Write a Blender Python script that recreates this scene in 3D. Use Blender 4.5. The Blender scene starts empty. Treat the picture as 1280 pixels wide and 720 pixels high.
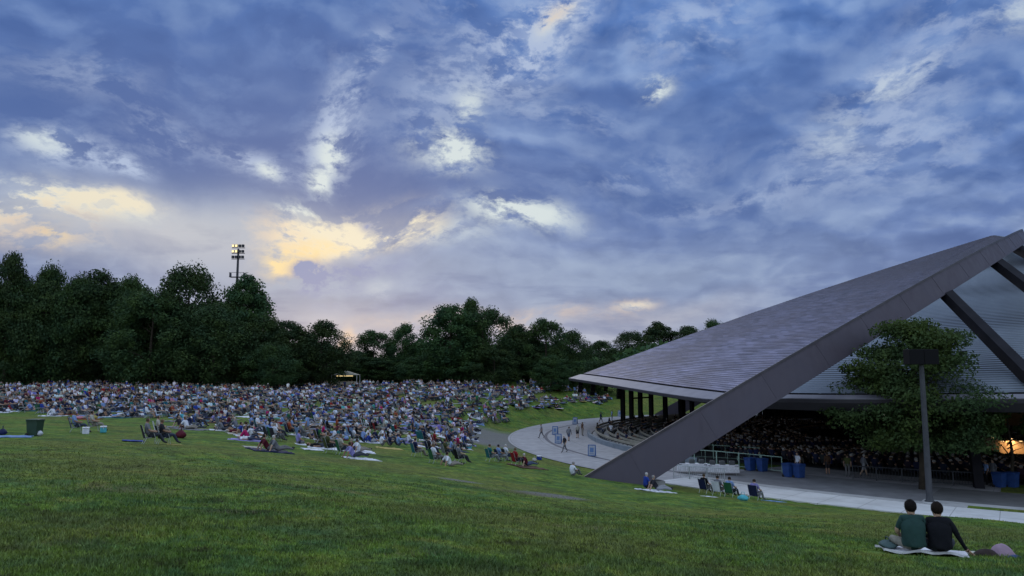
import bpy, math, random
import numpy as np
from mathutils import Vector, Matrix, Quaternion
random.seed(7); RNG = np.random.default_rng(7)
R = math.radians
scene = bpy.context.scene
COL = scene.collection

# ------------------------------------------------------------------ camera
F_PX, CX, CY, HOR = 930.0, 640.0, 360.0, 465.0
PITCH = math.atan((HOR - CY) / F_PX)
EYE = 1.6
cam_d = bpy.data.cameras.new('camera'); cam = bpy.data.objects.new('camera', cam_d); COL.objects.link(cam)
cam.location = (0, 0, EYE); cam.rotation_euler = (math.pi / 2 + PITCH, 0, 0)
cam_d.sensor_width = 36; cam_d.lens = F_PX / 1280 * 36; cam_d.clip_start = 0.1; cam_d.clip_end = 9000
scene.camera = cam
cp, sp = math.cos(PITCH), math.sin(PITCH)
def ray(u, v):
    a = (u - CX) / F_PX; b = (CY - v) / F_PX
    return np.array([a, cp - b * sp, sp + b * cp])
def at(u, v, Y):
    """point of the place seen at photo pixel (u, v) and Y metres ahead"""
    d = ray(u, v); k = Y / d[1]
    return Vector((d[0] * k, Y, EYE + d[2] * k))
def proj(x, y, z):
    z = z - EYE
    f = y * cp + z * sp; up = -y * sp + z * cp
    f = np.maximum(f, 1e-3)
    return CX + F_PX * x / f, CY - F_PX * up / f

# ------------------------------------------------------------------ terrain
PC = (61.0, 93.0)          # centre of the pavilion circle
ZP = -6.5                  # level of the plaza
_ctl = [(1160,693,13.5),(920,622,44),(818,612,47),(640,577,56),(550,583,44),(440,573,43),(340,566,41),(200,556,34),
        (100,541,42),(15,547,38),(50,520,70),(0,500,104),(200,520,74),(200,500,107),(330,545,55),(350,520,86),(330,500,113),
        (450,545,66),(450,520,97),(470,500,122),(560,545,76),(600,515,112),(620,495,132),(50,482,148),(200,482,150),(350,482,152),(500,482,153),
        (640,482,155),(700,483,158),(730,500,150),(600,558,72),(520,530,90),(700,503,140),(560,600,33),(300,600,23),
        (780,640,30),(950,660,24),(300,700,9),(1000,700,12)]
_pts = []
for u, v, Y in _ctl:
    p = at(u, v, Y); _pts.append((p.x, p.y, p.z))
_pts += [(0,0,0),(-6,0,.15),(6,0,-.5),(0,-25,2.2),(-60,0,.3),(-30,12,-.3),(40,0,-3.4),(60,-20,-2.5),(-120,60,-2.0),(-140,140,-1.0),
         (20,35,-4.9),(30,30,-5.4),(70,20,-6.5),(-60,180,0),(30,195,.5),(90,180,0),(150,120,-3),(140,40,-5),(60,165,-4.5),(20,22,-3.2),(-40,-20,1.8)]
_pts = np.array(_pts)
def _k(r2):
    return 0.5 * r2 * np.log(r2 + 1e-9)
def _fit(P, lam=60.0):
    n = len(P); xy = P[:, :2]
    K = _k(((xy[:, None] - xy[None]) ** 2).sum(-1)) + lam * np.eye(n)
    A = np.zeros((n + 3, n + 3)); A[:n, :n] = K; A[:n, n] = 1; A[:n, n + 1:] = xy; A[n, :n] = 1; A[n + 1:, :n] = xy.T
    b = np.zeros(n + 3); b[:n] = P[:, 2]
    return np.linalg.solve(A, b)
_W = _fit(_pts)
def sm(a, b, x):
    t = np.clip((x - a) / (b - a), 0, 1); return t * t * (3 - 2 * t)
def rbowl(x, y):
    a = np.degrees(np.arctan2(y - PC[1], x - PC[0])) % 360
    return 46 + 5.3 * sm(95, 100, a) * sm(213, 208, a)
def G(x, y):
    x = np.asarray(x, float); y = np.asarray(y, float); sh = x.shape
    x = x.ravel(); y = y.ravel()
    xc = np.clip(x, -150, 160); yc = np.clip(y, -30, 200)
    out = np.zeros(len(x))
    for i in range(0, len(x), 20000):
        s = slice(i, i + 20000)
        r2 = (xc[s, None] - _pts[None, :, 0]) ** 2 + (yc[s, None] - _pts[None, :, 1]) ** 2
        out[s] = _k(r2) @ _W[:-3] + _W[-3] + _W[-2] * xc[s] + _W[-1] * yc[s]
    d = np.hypot(x - xc, y - yc)
    out = out * (1 - sm(0, 300, d))
    r = np.hypot(x - PC[0], y - PC[1])
    t = sm(62.3, 72, r)
    lin = np.clip((r - 62.3) * 0.10, 0, 3)
    base = ZP + np.minimum(lin, 1.2)
    out = base * (1 - t) + out * t
    out = np.where(r < 62.3, ZP - 0.05, out)
    rb = rbowl(x, y)
    out = np.where(r < rb, ZP - 0.05 - (rb - r) * 0.05, out)
    return out.reshape(sh)
def g1(x, y):
    return float(G(np.array([x]), np.array([y]))[0])
def hit(u, v, y0=3.0, y1=400.0):
    """where the sight line through a photo pixel meets the ground"""
    d = ray(u, v); Y = np.concatenate([np.linspace(y0, 60, 600), np.linspace(60, y1, 1200)])
    k = Y / d[1]; x = d[0] * k; z = EYE + d[2] * k; h = G(x, Y)
    w = np.where(z <= h)[0]
    if not len(w): return Vector((float(x[-1]), float(Y[-1]), float(h[-1])))
    i = max(1, w[0]); a = (z[i-1] - h[i-1]); b = (h[i] - z[i]); t = a / (a + b + 1e-9)
    yy = Y[i-1] + t * (Y[i] - Y[i-1]); xx = d[0] * yy / d[1]
    return Vector((float(xx), float(yy), g1(xx, yy)))
def gnormal(x, y, e=.4):
    return Vector((g1(x - e, y) - g1(x + e, y), g1(x, y - e) - g1(x, y + e), 2 * e)).normalized()
NISH, SKY_GAIN, SKY_BACK, SUN_E, EXPO = .004, .97, 1.05, .5, 0.0

# ------------------------------------------------------------------ helpers
def srgb(r, g, b):
    f = lambda c: (c / 255 / 12.92) if c / 255 <= .04045 else ((c / 255 + .055) / 1.055) ** 2.4
    return (f(r), f(g), f(b), 1.0)
class MB:
    """collects shapes, then links them as ONE mesh object"""
    def __init__(s): s.v = []; s.f = []; s.m = []; s.uv = {}
    def face(s, pts, m=0):
        i = len(s.v); s.v += [tuple(p) for p in pts]; s.f.append(tuple(range(i, i + len(pts)))); s.m.append(m)
    def box(s, c, d, m=0, rot=None, bev=0.0):
        hx, hy, hz = d[0] / 2, d[1] / 2, d[2] / 2; c = Vector(c); i = len(s.v)
        if bev <= 0:
            P = [(x, y, z) for x in (-hx, hx) for y in (-hy, hy) for z in (-hz, hz)]
            Fs = [(0,1,3,2),(4,6,7,5),(0,4,5,1),(2,3,7,6),(0,2,6,4),(1,5,7,3)]
        else:
            b = min(bev, hx * .9, hy * .9, hz * .9); P = []; idx = {}
            for sx in (-1, 1):
                for sy in (-1, 1):
                    for sz in (-1, 1):
                        for a in range(3):
                            q = [sx * (hx - b), sy * (hy - b), sz * (hz - b)]
                            q[a] = (sx * hx, sy * hy, sz * hz)[a]
                            idx[(sx, sy, sz, a)] = len(P); P.append(tuple(q))
            Fs = []
            for a in range(3):
                o1, o2 = (a + 1) % 3, (a + 2) % 3
                for sg in (-1, 1):
                    q = []
                    for (p1, p2) in ((-1,-1),(1,-1),(1,1),(-1,1)):
                        k = [0,0,0]; k[a] = sg; k[o1] = p1; k[o2] = p2; q.append(idx[(*k, a)])
                    Fs.append(tuple(q if sg > 0 else q[::-1]))
                for p1 in (-1, 1):
                    for p2 in (-1, 1):
                        k = [0,0,0]; k[o1] = p1; k[o2] = p2
                        k0 = list(k); k0[a] = -1; k1 = list(k); k1[a] = 1
                        Fs.append((idx[(*k0, o1)], idx[(*k1, o1)], idx[(*k1, o2)], idx[(*k0, o2)]))
            for sx in (-1, 1):
                for sy in (-1, 1):
                    for sz in (-1, 1): Fs.append(tuple(idx[(sx, sy, sz, a)] for a in range(3)))
        for p in P:
            q = Vector(p)
            if rot is not None: q = rot @ q
            s.v.append(tuple(q + c))
        for f in Fs: s.f.append(tuple(i + k for k in f)); s.m.append(m)
    def tube(s, pts, rad, n=8, m=0, cap=True):
        pts = [Vector(p) for p in pts]
        if not hasattr(rad, '__len__'): rad = [rad] * len(pts)
        i0 = len(s.v); prev = None
        for k, p in enumerate(pts):
            t = (pts[min(k + 1, len(pts) - 1)] - pts[max(k - 1, 0)]).normalized()
            if prev is None:
                a = Vector((0, 0, 1)) if abs(t.z) < .9 else Vector((1, 0, 0)); u = t.cross(a).normalized()
            else: u = (prev - t * prev.dot(t)).normalized()
            prev = u; w = t.cross(u)
            for j in range(n):
                an = 2 * math.pi * j / n
                s.v.append(tuple(p + (u * math.cos(an) + w * math.sin(an)) * rad[k]))
        for k in range(len(pts) - 1):
            for j in range(n):
                a = i0 + k * n + j; b = i0 + k * n + (j + 1) % n
                s.f.append((a, b, b + n, a + n)); s.m.append(m)
        if cap:
            s.f.append(tuple(i0 + j for j in range(n))[::-1]); s.m.append(m)
            s.f.append(tuple(i0 + (len(pts) - 1) * n + j for j in range(n))); s.m.append(m)
    def lathe(s, prof, c=(0, 0, 0), n=16, m=0, a0=0, a1=2 * math.pi):
        i0 = len(s.v); full = abs(a1 - a0 - 2 * math.pi) < 1e-6; na = n if full else n + 1
        for (r, z) in prof:
            for j in range(na):
                an = a0 + (a1 - a0) * j / n
                s.v.append((c[0] + r * math.cos(an), c[1] + r * math.sin(an), c[2] + z))
        for k in range(len(prof) - 1):
            for j in range(n):
                a = i0 + k * na + j; b = i0 + k * na + (j + 1) % na
                s.f.append((a, b, b + na, a + na)); s.m.append(m)
    def ellipsoid(s, c, r, n=12, k=8, m=0, rot=None):
        i0 = len(s.v)
        for a in range(k + 1):
            th = math.pi * a / k
            for j in range(n):
                p = Vector((r[0] * math.sin(th) * math.cos(2 * math.pi * j / n), r[1] * math.sin(th) * math.sin(2 * math.pi * j / n), r[2] * math.cos(th)))
                if rot is not None: p = rot @ p
                s.v.append(tuple(p + Vector(c)))
        for a in range(k):
            for j in range(n):
                p = i0 + a * n + j; q = i0 + a * n + (j + 1) % n
                s.f.append((p, p + n, q + n, q)); s.m.append(m)
    def mesh(s, name, mats, smooth=False):
        me = bpy.data.meshes.new(name); me.from_pydata(s.v, [], s.f)
        for m in (mats if isinstance(mats, (list, tuple)) else [mats]): me.materials.append(m)
        me.polygons.foreach_set('material_index', s.m)
        if smooth: me.polygons.foreach_set('use_smooth', [True] * len(s.f))
        me.update(); return me
    def build(s, name, mats, parent=None, smooth=False, loc=None):
        return link(name, s.mesh(name, mats, smooth), parent, loc)
def link(name, data, parent=None, loc=None):
    o = bpy.data.objects.new(name, data); COL.objects.link(o)
    if parent is not None: o.parent = parent
    if loc is not None: o.location = loc
    return o
def tag(o, label=None, cat=None, group=None, kind=None):
    if label: o['label'] = label
    if cat: o['category'] = cat
    if group: o['group'] = group
    if kind: o['kind'] = kind
    return o
def empty(name, loc=(0, 0, 0), rz=0.0):
    o = link(name, None, None, loc); o.rotation_euler = (0, 0, rz); o.empty_display_size = .2; return o
KIDS = {}
def kids(o):
    return [c for c in o.children]
def copy_tree(o, parent=None, color=None):
    c = o.copy(); COL.objects.link(c); c.parent = parent
    if color is not None: c.color = color
    for ch in o.children: copy_tree(ch, c, color)
    return c
def mesh_np(name, verts, quads, mats, cols=None, smooth=False, tri=False):
    me = bpy.data.meshes.new(name); n = 3 if tri else 4
    me.vertices.add(len(verts)); me.vertices.foreach_set('co', np.asarray(verts, np.float32).ravel())
    me.loops.add(quads.size); me.loops.foreach_set('vertex_index', quads.astype(np.int32).ravel())
    me.polygons.add(len(quads)); me.polygons.foreach_set('loop_start', np.arange(0, quads.size, n, dtype=np.int32))
    me.polygons.foreach_set('loop_total', np.full(len(quads), n, np.int32))
    if smooth: me.polygons.foreach_set('use_smooth', np.ones(len(quads), bool))
    for m in (mats if isinstance(mats, (list, tuple)) else [mats]): me.materials.append(m)
    if cols is not None:
        a = me.color_attributes.new('tint', 'FLOAT_COLOR', 'POINT'); a.data.foreach_set('color', np.asarray(cols, np.float32).ravel())
    me.update(calc_edges=True); return me

# ------------------------------------------------------------------ materials
class NT:
    def __init__(s, tree): s.t = tree; s.n = tree.nodes; s.l = tree.links
    def new(s, ty, **kw):
        n = s.n.new(ty)
        for k, v in kw.items(): setattr(n, k, v)
        return n
    def put(s, sock, v):
        if hasattr(v, 'is_linked') or isinstance(v, bpy.types.NodeSocket): s.l.new(v, sock)
        elif v is not None: sock.default_value = v
    def math(s, op, a, b=None, c=None, clamp=False):
        n = s.new('ShaderNodeMath', operation=op, use_clamp=clamp)
        s.put(n.inputs[0], a)
        if b is not None: s.put(n.inputs[1], b)
        if c is not None: s.put(n.inputs[2], c)
        return n.outputs[0]
    def vmath(s, op, a, b=None, scale=None):
        n = s.new('ShaderNodeVectorMath', operation=op); s.put(n.inputs[0], a)
        if b is not None: s.put(n.inputs[1], b)
        if scale is not None: s.put(n.inputs['Scale'], scale)
        return n.outputs['Value'] if op in ('LENGTH', 'DOT_PRODUCT', 'DISTANCE') else n.outputs['Vector']
    def noise(s, vec, scale, detail=5, rough=.55, dist=0.0, col=False, lac=2.0):
        n = s.new('ShaderNodeTexNoise'); s.put(n.inputs['Vector'], vec); n.inputs['Scale'].default_value = scale
        n.inputs['Detail'].default_value = detail; n.inputs['Roughness'].default_value = rough
        n.inputs['Distortion'].default_value = dist; n.inputs['Lacunarity'].default_value = lac
        return n.outputs['Color'] if col else n.outputs['Fac']
    def ramp(s, fac, stops, interp='LINEAR'):
        n = s.new('ShaderNodeValToRGB'); n.color_ramp.interpolation = interp; s.put(n.inputs[0], fac); e = n.color_ramp.elements
        while len(e) < len(stops): e.new(.5)
        for i, (p, c) in enumerate(stops):
            e[i].position = p; e[i].color = c if hasattr(c, '__len__') else (c, c, c, 1)
        return n.outputs['Color']
    def mix(s, fac, a, b, mode='MIX'):
        n = s.new('ShaderNodeMix', data_type='RGBA', blend_type=mode); s.put(n.inputs[0], fac); s.put(n.inputs[6], a); s.put(n.inputs[7], b)
        return n.outputs[2]
def mat(name, base=(.5, .5, .5, 1), rough=.7, metal=0, fn=None, spec=.4):
    m = bpy.data.materials.new(name); m.use_nodes = True; t = NT(m.node_tree); b = t.n['Principled BSDF']
    b.inputs['Base Color'].default_value = base; b.inputs['Roughness'].default_value = rough; b.inputs['Metallic'].default_value = metal
    b.inputs['Specular IOR Level'].default_value = spec
    if fn: fn(t, b)
    return m
def C(*c): return (c[0], c[1], c[2], 1.0)
def speck(c1, c2, scale=6, bump=.2, obj=False, dist=.01, detail=6, r0=.3, r1=.7):
    def fn(t, b):
        co = t.new('ShaderNodeTexCoord').outputs['Object'] if obj else t.new('ShaderNodeNewGeometry').outputs['Position']
        n = t.noise(co, scale, detail); t.put(b.inputs['Base Color'], t.ramp(n, [(r0, c1), (r1, c2)]))
        if bump:
            bp = t.new('ShaderNodeBump'); bp.inputs['Strength'].default_value = bump; bp.inputs['Distance'].default_value = dist
            t.put(bp.inputs['Height'], t.noise(co, scale * 4, 4)); t.put(b.inputs['Normal'], bp.outputs[0])
    return fn
M = {}
def paved(c1, c2, sc, w_, stain):
    def fn(t, b):
        co = t.new('ShaderNodeNewGeometry').outputs['Position']
        n = t.noise(co, sc, 6, .6); c = t.ramp(n, [(.3, c1), (.7, c2)])
        st_ = t.noise(co, .22, 6, .68, .8); c = t.mix(t.ramp(st_, [(.5, 0), (.68, .45)]), c, stain)
        v = t.vmath('SUBTRACT', co, Vector((PC[0], PC[1], 0))); s_ = t.new('ShaderNodeSeparateXYZ'); t.put(s_.inputs[0], v)
        ang = t.math('ARCTAN2', s_.outputs[1], s_.outputs[0]); rr = t.math('SQRT', t.math('ADD', t.math('MULTIPLY', s_.outputs[0], s_.outputs[0]), t.math('MULTIPLY', s_.outputs[1], s_.outputs[1])))
        j1 = t.math('ABSOLUTE', t.math('SUBTRACT', t.math('FRACT', t.math('MULTIPLY', ang, 58 / w_)), .5)); j2 = t.math('ABSOLUTE', t.math('SUBTRACT', t.math('FRACT', t.math('DIVIDE', rr, w_ * 1.2)), .5))
        k = t.math('MAXIMUM', t.ramp(j1, [(.485, 0), (.495, 1)]), t.ramp(j2, [(.485, 0), (.495, 1)]))
        c = t.mix(t.math('MULTIPLY', k, .55), c, C(.10,.10,.10)); t.put(b.inputs['Base Color'], c)
    return fn
M['concrete'] = mat('pale_concrete', rough=.85, fn=paved(C(.22,.215,.23), C(.31,.305,.32), 1.1, 3.0, C(.15,.145,.155)))
M['walk'] = mat('bright_concrete', rough=.8, fn=paved(C(.46,.46,.47), C(.58,.58,.59), .7, 2.2, C(.34,.335,.34)))
M['apron'] = mat('dull_concrete', rough=.85, fn=speck(C(.12,.12,.13), C(.19,.19,.205), .8, .2))
M['road'] = mat('grey_asphalt', rough=.85, fn=speck(C(.09,.09,.095), C(.14,.14,.145), .9, .3))
M['drain'] = mat('drain_groove', C(.06,.06,.08), .7)
M['kerb'] = mat('kerb_concrete', rough=.8, fn=speck(C(.30,.30,.31), C(.40,.40,.41), 1.5, .2))
def beam_fn(t, b):
    co = t.new('ShaderNodeNewGeometry').outputs['Position']
    n = t.noise(co, .25, 6, .65, .5); st = t.new('ShaderNodeMapping'); t.put(st.inputs[0], co); st.inputs['Scale'].default_value = (3, 3, .35)
    n2 = t.noise(st.outputs[0], 1.0, 5, .6)
    c = t.mix(n2, C(.046,.040,.056), C(.088,.080,.110)); c = t.mix(t.ramp(n, [(.35, 0), (.7, 1)]), c, C(.062,.052,.070))
    t.put(b.inputs['Base Color'], c)
    t.put(b.inputs['Roughness'], t.ramp(n2, [(.3, .45), (.7, .7)]))
M['beam'] = mat('weathered_steel', rough=.5, metal=.35, fn=beam_fn)
M['dark_steel'] = mat('dark_steel', rough=.5, metal=.3, fn=speck(C(.025,.022,.028), C(.05,.045,.055), 1.2, .1))
M['rib'] = mat('rib_steel', rough=.75, fn=speck(C(.008,.008,.011), C(.016,.015,.02), .8, .1), spec=.1)
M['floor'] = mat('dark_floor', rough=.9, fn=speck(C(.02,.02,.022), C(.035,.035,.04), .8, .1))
def slate_fn(t, b):
    uv = t.new('ShaderNodeUVMap').outputs[0]
    br = t.new('ShaderNodeTexBrick'); t.put(br.inputs['Vector'], uv); br.offset = .5
    br.inputs['Scale'].default_value = 1; br.inputs['Brick Width'].default_value = 1.5; br.inputs['Row Height'].default_value = .43
    br.inputs['Mortar Size'].default_value = .03; br.inputs['Bias'].default_value = -.1
    br.inputs['Color1'].default_value = C(.045,.042,.062); br.inputs['Color2'].default_value = C(.30,.29,.44); br.inputs['Mortar'].default_value = C(.06,.055,.07)
    mp = t.new('ShaderNodeMapping'); t.put(mp.inputs[0], uv); mp.inputs['Scale'].default_value = (.22, 1.9, 1)
    streak = t.noise(mp.outputs[0], 1.0, 5, .6)
    big = t.noise(uv, .09, 4, .6, .4)
    c = t.mix(.55, br.outputs['Color'], t.ramp(streak, [(.3, C(.038,.035,.062)), (.72, C(.33,.32,.47))]))
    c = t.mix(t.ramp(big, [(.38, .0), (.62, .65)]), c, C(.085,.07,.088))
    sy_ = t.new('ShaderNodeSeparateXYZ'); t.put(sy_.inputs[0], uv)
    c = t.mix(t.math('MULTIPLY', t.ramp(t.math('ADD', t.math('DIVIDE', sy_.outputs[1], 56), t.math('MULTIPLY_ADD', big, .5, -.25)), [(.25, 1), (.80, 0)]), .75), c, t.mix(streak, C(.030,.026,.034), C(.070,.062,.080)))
    t.put(b.inputs['Base Color'], c); t.put(b.inputs['Roughness'], t.ramp(streak, [(.3, .4), (.7, .65)]))
    bp = t.new('ShaderNodeBump'); bp.inputs['Strength'].default_value = .5; bp.inputs['Distance'].default_value = .05
    t.put(bp.inputs['Height'], t.math('ADD', br.outputs['Fac'], t.math('MULTIPLY', streak, -.8))); t.put(b.inputs['Normal'], bp.outputs[0])
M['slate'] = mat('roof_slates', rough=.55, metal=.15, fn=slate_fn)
def siding_fn(t, b):
    uv = t.new('ShaderNodeUVMap').outputs[0]
    sx = t.new('ShaderNodeSeparateXYZ'); t.put(sx.inputs[0], uv)
    w = t.math('FRACT', t.math('MULTIPLY', sx.outputs[1], 1 / .42))
    line = t.ramp(w, [(0, .45), (.15, 1.1), (.6, .9), (.8, .2), (1, .2)])
    mp = t.new('ShaderNodeMapping'); t.put(mp.inputs[0], uv); mp.inputs['Scale'].default_value = (.35, .12, 1)
    n = t.noise(mp.outputs[0], 1.2, 5, .6)
    c = t.mix(n, C(.13,.155,.195), C(.27,.315,.385)); c = t.mix(1.0, c, line, 'MULTIPLY')
    t.put(b.inputs['Base Color'], c)
    bp = t.new('ShaderNodeBump'); bp.inputs['Strength'].default_value = .5; bp.inputs['Distance'].default_value = .06
    t.put(bp.inputs['Height'], w); t.put(b.inputs['Normal'], bp.outputs[0])
M['siding'] = mat('lapped_siding', rough=.45, metal=.2, fn=siding_fn)
M['fascia'] = mat('fascia_metal', rough=.5, metal=.1, fn=speck(C(.11,.108,.14), C(.16,.157,.195), .6, .1))
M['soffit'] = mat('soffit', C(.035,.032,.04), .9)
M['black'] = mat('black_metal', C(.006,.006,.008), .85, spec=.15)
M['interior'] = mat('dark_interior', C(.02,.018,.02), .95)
M['white'] = mat('white_cloth', rough=.9, fn=speck(C(.48,.48,.52), C(.68,.68,.73), 8, .4, True, .02))
M['binblue'] = mat('blue_plastic', rough=.45, fn=speck(C(.012,.040,.15), C(.02,.06,.22), 3, .05, True))
M['bingreen'] = mat('green_plastic', rough=.5, fn=speck(C(.012,.035,.018), C(.02,.05,.028), 3, .05, True))
M['rubber'] = mat('rubber', C(.02,.02,.02), .8)
M['rail'] = mat('galvanised_rail', rough=.4, metal=.6, fn=speck(C(.30,.33,.34), C(.45,.48,.5), 4, 0))
M['railgreen'] = mat('pale_green_rail', rough=.5, fn=speck(C(.22,.33,.28), C(.30,.42,.36), 4, 0))
M['steelgrey'] = mat('grey_pole', rough=.7, fn=speck(C(.030,.032,.040), C(.052,.055,.066), 2.2, .1))
M['alu'] = mat('white_frame', C(.6,.6,.65), .4, .3)
M['blueframe'] = mat('blue_frame', rough=.5, fn=speck(C(.03,.08,.22), C(.045,.11,.28), 3, 0, True))
M['board'] = mat('board_white', rough=.6, fn=speck(C(.24,.26,.31), C(.30,.32,.37), 5, 0, True))
M['boardblue'] = mat('board_blue', C(.07,.14,.30), .6)
M['bench'] = mat('bench_wood', rough=.7, fn=speck(C(.26,.24,.19), C(.38,.35,.29), 1.5, .2))
M['seatdark'] = mat('dark_seat', rough=.7, fn=speck(C(.04,.045,.05), C(.08,.085,.09), 1.5, .2))
M['bark'] = mat('bark', rough=.95, fn=speck(C(.022,.017,.012), C(.055,.042,.03), 3, .8, False, .03))
def leaf_mat(name, a, b_, c3):
    def fn(t, b):
        oi = t.new('ShaderNodeObjectInfo'); co = t.new('ShaderNodeNewGeometry')
        at_ = t.new('ShaderNodeAttribute', attribute_name='tint'); sx = t.new('ShaderNodeSeparateColor'); t.put(sx.inputs[0], at_.outputs['Color'])
        n = t.noise(co.outputs['Position'], .35, 4)
        c = t.mix(sx.outputs[0], a, b_); c = t.mix(t.ramp(n, [(.4, 0), (.65, .7)]), c, c3)
        hs = t.new('ShaderNodeHueSaturation'); t.put(hs.inputs['Color'], c)
        t.put(hs.inputs['Value'], t.math('MULTIPLY_ADD', oi.outputs['Random'], .5, .75)); t.put(hs.inputs['Hue'], t.math('MULTIPLY_ADD', oi.outputs['Random'], .03, .485))
        t.put(b.inputs['Base Color'], hs.outputs[0])
        tr = t.new('ShaderNodeBsdfTranslucent'); t.put(tr.inputs[0], hs.outputs[0]); ms = t.new('ShaderNodeMixShader'); ms.inputs[0].default_value = .22
        out = [x for x in t.n if x.type == 'OUTPUT_MATERIAL'][0]
        t.l.new(b.outputs[0], ms.inputs[1]); t.l.new(tr.outputs[0], ms.inputs[2]); t.l.new(ms.outputs[0], out.inputs[0])
    return mat(name, rough=.75, fn=fn, spec=.15)
M['leaf'] = leaf_mat('broad_leaves', C(.025,.048,.016), C(.056,.092,.024), C(.026,.060,.034))
M['leafnear'] = leaf_mat('tree_leaves', C(.034,.066,.018), C(.080,.125,.028), C(.034,.076,.038))
def emis(name, c, s):
    m = bpy.data.materials.new(name); m.use_nodes = True; t = NT(m.node_tree); b = t.n['Principled BSDF']
    b.inputs['Base Color'].default_value = c; b.inputs['Emission Color'].default_value = c; b.inputs['Emission Strength'].default_value = s; return m
M['lampwarm'] = emis('warm_lamp', C(1, .62, .28), 4)
M['lampwhite'] = emis('white_lamp', C(1, .9, .8), 3)
M['lampyellow'] = emis('yellow_lamp', C(1, .75, .35), 1.2)

# people and cloth: the shirt or fabric takes the colour of the object itself
def objcol(name, rough=.85, bump=True):
    def fn(t, b):
        oi = t.new('ShaderNodeObjectInfo'); co = t.new('ShaderNodeTexCoord').outputs['Object']
        n = t.noise(co, 5, 4); t.put(b.inputs['Base Color'], t.mix(1.0, oi.outputs['Color'], t.ramp(n, [(.3, .78), (.7, 1.05)]), 'MULTIPLY'))
        if bump:
            bp = t.new('ShaderNodeBump'); bp.inputs['Strength'].default_value = .6; bp.inputs['Distance'].default_value = .02
            mp = t.new('ShaderNodeMapping'); t.put(mp.inputs[0], co); mp.inputs['Scale'].default_value = (1, 1, .45)
            t.put(bp.inputs['Height'], t.noise(mp.outputs[0], 14, 3, .5, 1.0)); t.put(b.inputs['Normal'], bp.outputs[0])
    return mat(name, rough=rough, fn=fn, spec=.2)
def rnd(name, stops, rough=.8):
    def fn(t, b):
        oi = t.new('ShaderNodeObjectInfo'); k = t.math('FRACT', t.math('MULTIPLY', oi.outputs['Random'], 7.31 + len(name)))
        t.put(b.inputs['Base Color'], t.ramp(k, stops, 'CONSTANT'))
    return mat(name, rough=rough, fn=fn, spec=.2)
SKINS = [C(.30,.18,.13), C(.36,.23,.17), C(.24,.14,.09), C(.40,.27,.20)]
PANTS = [C(.03,.04,.07), C(.12,.12,.13), C(.05,.07,.13), C(.22,.23,.26), C(.02,.02,.025), C(.03,.035,.05), C(.20,.18,.16)]
HAIRS = [C(.02,.015,.012), C(.06,.04,.025), C(.22,.21,.21), C(.11,.075,.045), C(.03,.02,.015), C(.38,.37,.37)]
def st(L): return [(i / len(L), c) for i, c in enumerate(L)]
M['cloth'] = objcol('garment')
M['fabric'] = objcol('canvas_fabric', .8)
M['skin'] = rnd('skin', st(SKINS), .6); M['pants'] = rnd('trousers', st(PANTS)); M['hair'] = rnd('hair', st(HAIRS))
def tint_mat():
    def fn(t, b):
        a = t.new('ShaderNodeAttribute', attribute_name='tint'); t.put(b.inputs['Base Color'], a.outputs['Color'])
    return mat('crowd_cloth', rough=.85, fn=fn, spec=.2)
M['tint'] = tint_mat()

# ------------------------------------------------------------------ lawn
def axis(segs):
    out = []
    for a, b, stp in segs: out += list(np.arange(a, b, stp))
    out.append(segs[-1][1]); return np.array(out)
gx = axis([(-4000,-1000,600),(-1000,-300,100),(-300,-130,12),(-130,-30,3),(-30,60,.8),(60,170,3),(170,320,12),(320,1000,100),(1000,4000,600)])
gy = axis([(-1500,-300,200),(-300,-40,20),(-40,0,3),(0,110,.8),(110,210,2.5),(210,400,15),(400,1200,100),(1200,6000,800)])
X, Y = np.meshgrid(gx, gy); Z = G(X, Y)
near = sm(70, 40, np.hypot(X, Y)) * sm(61, 68, np.hypot(X - PC[0], Y - PC[1]))
for (fx, fy, am, ph) in ((1.1, .7, .018, 0), (-.6, 1.3, .016, 1.7), (2.3, 2.1, .008, .5), (.35, -.42, .03, 2.2)):
    Z = Z + near * am * np.sin(fx * X + fy * Y + ph)
nx, ny = len(gx), len(gy)
idx = np.arange(nx * ny).reshape(ny, nx)
quads = np.stack([idx[:-1, :-1], idx[:-1, 1:], idx[1:, 1:], idx[1:, :-1]], -1).reshape(-1, 4)
def grass_nodes(t, scale_out=None):
    co = t.new('ShaderNodeNewGeometry').outputs['Position']
    w = t.noise(co, .9, 3, .5, col=True); spk = t.noise(co, 3.4, 5, .7); cow = t.vmath('ADD', co, t.vmath('SCALE', w, scale=1.2))
    big = t.noise(cow, .10, 4, .6); midn = t.noise(cow, .55, 5, .65, .6); mid2 = t.noise(cow, 1.4, 5, .7); fine = t.noise(co, 9, 5, .7)
    c = t.ramp(midn, [(.36, C(.040,.080,.014)), (.46, C(.088,.155,.020)), (.56, C(.140,.220,.028)), (.66, C(.200,.215,.042))])
    c = t.mix(t.ramp(mid2, [(.48, 0), (.60, .75)]), c, C(.060,.135,.046))
    c = t.mix(t.ramp(big, [(.45, 0), (.58, .55)]), c, C(.150,.145,.038))
    c = t.mix(t.ramp(mid2, [(.34, .85), (.44, 0)]), c, C(.044,.046,.016))
    c = t.mix(1.0, c, t.ramp(spk, [(.32, .50), (.50, 1.0), (.70, 1.55)]), 'MULTIPLY')
    return co, c, fine, mid2
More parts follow.
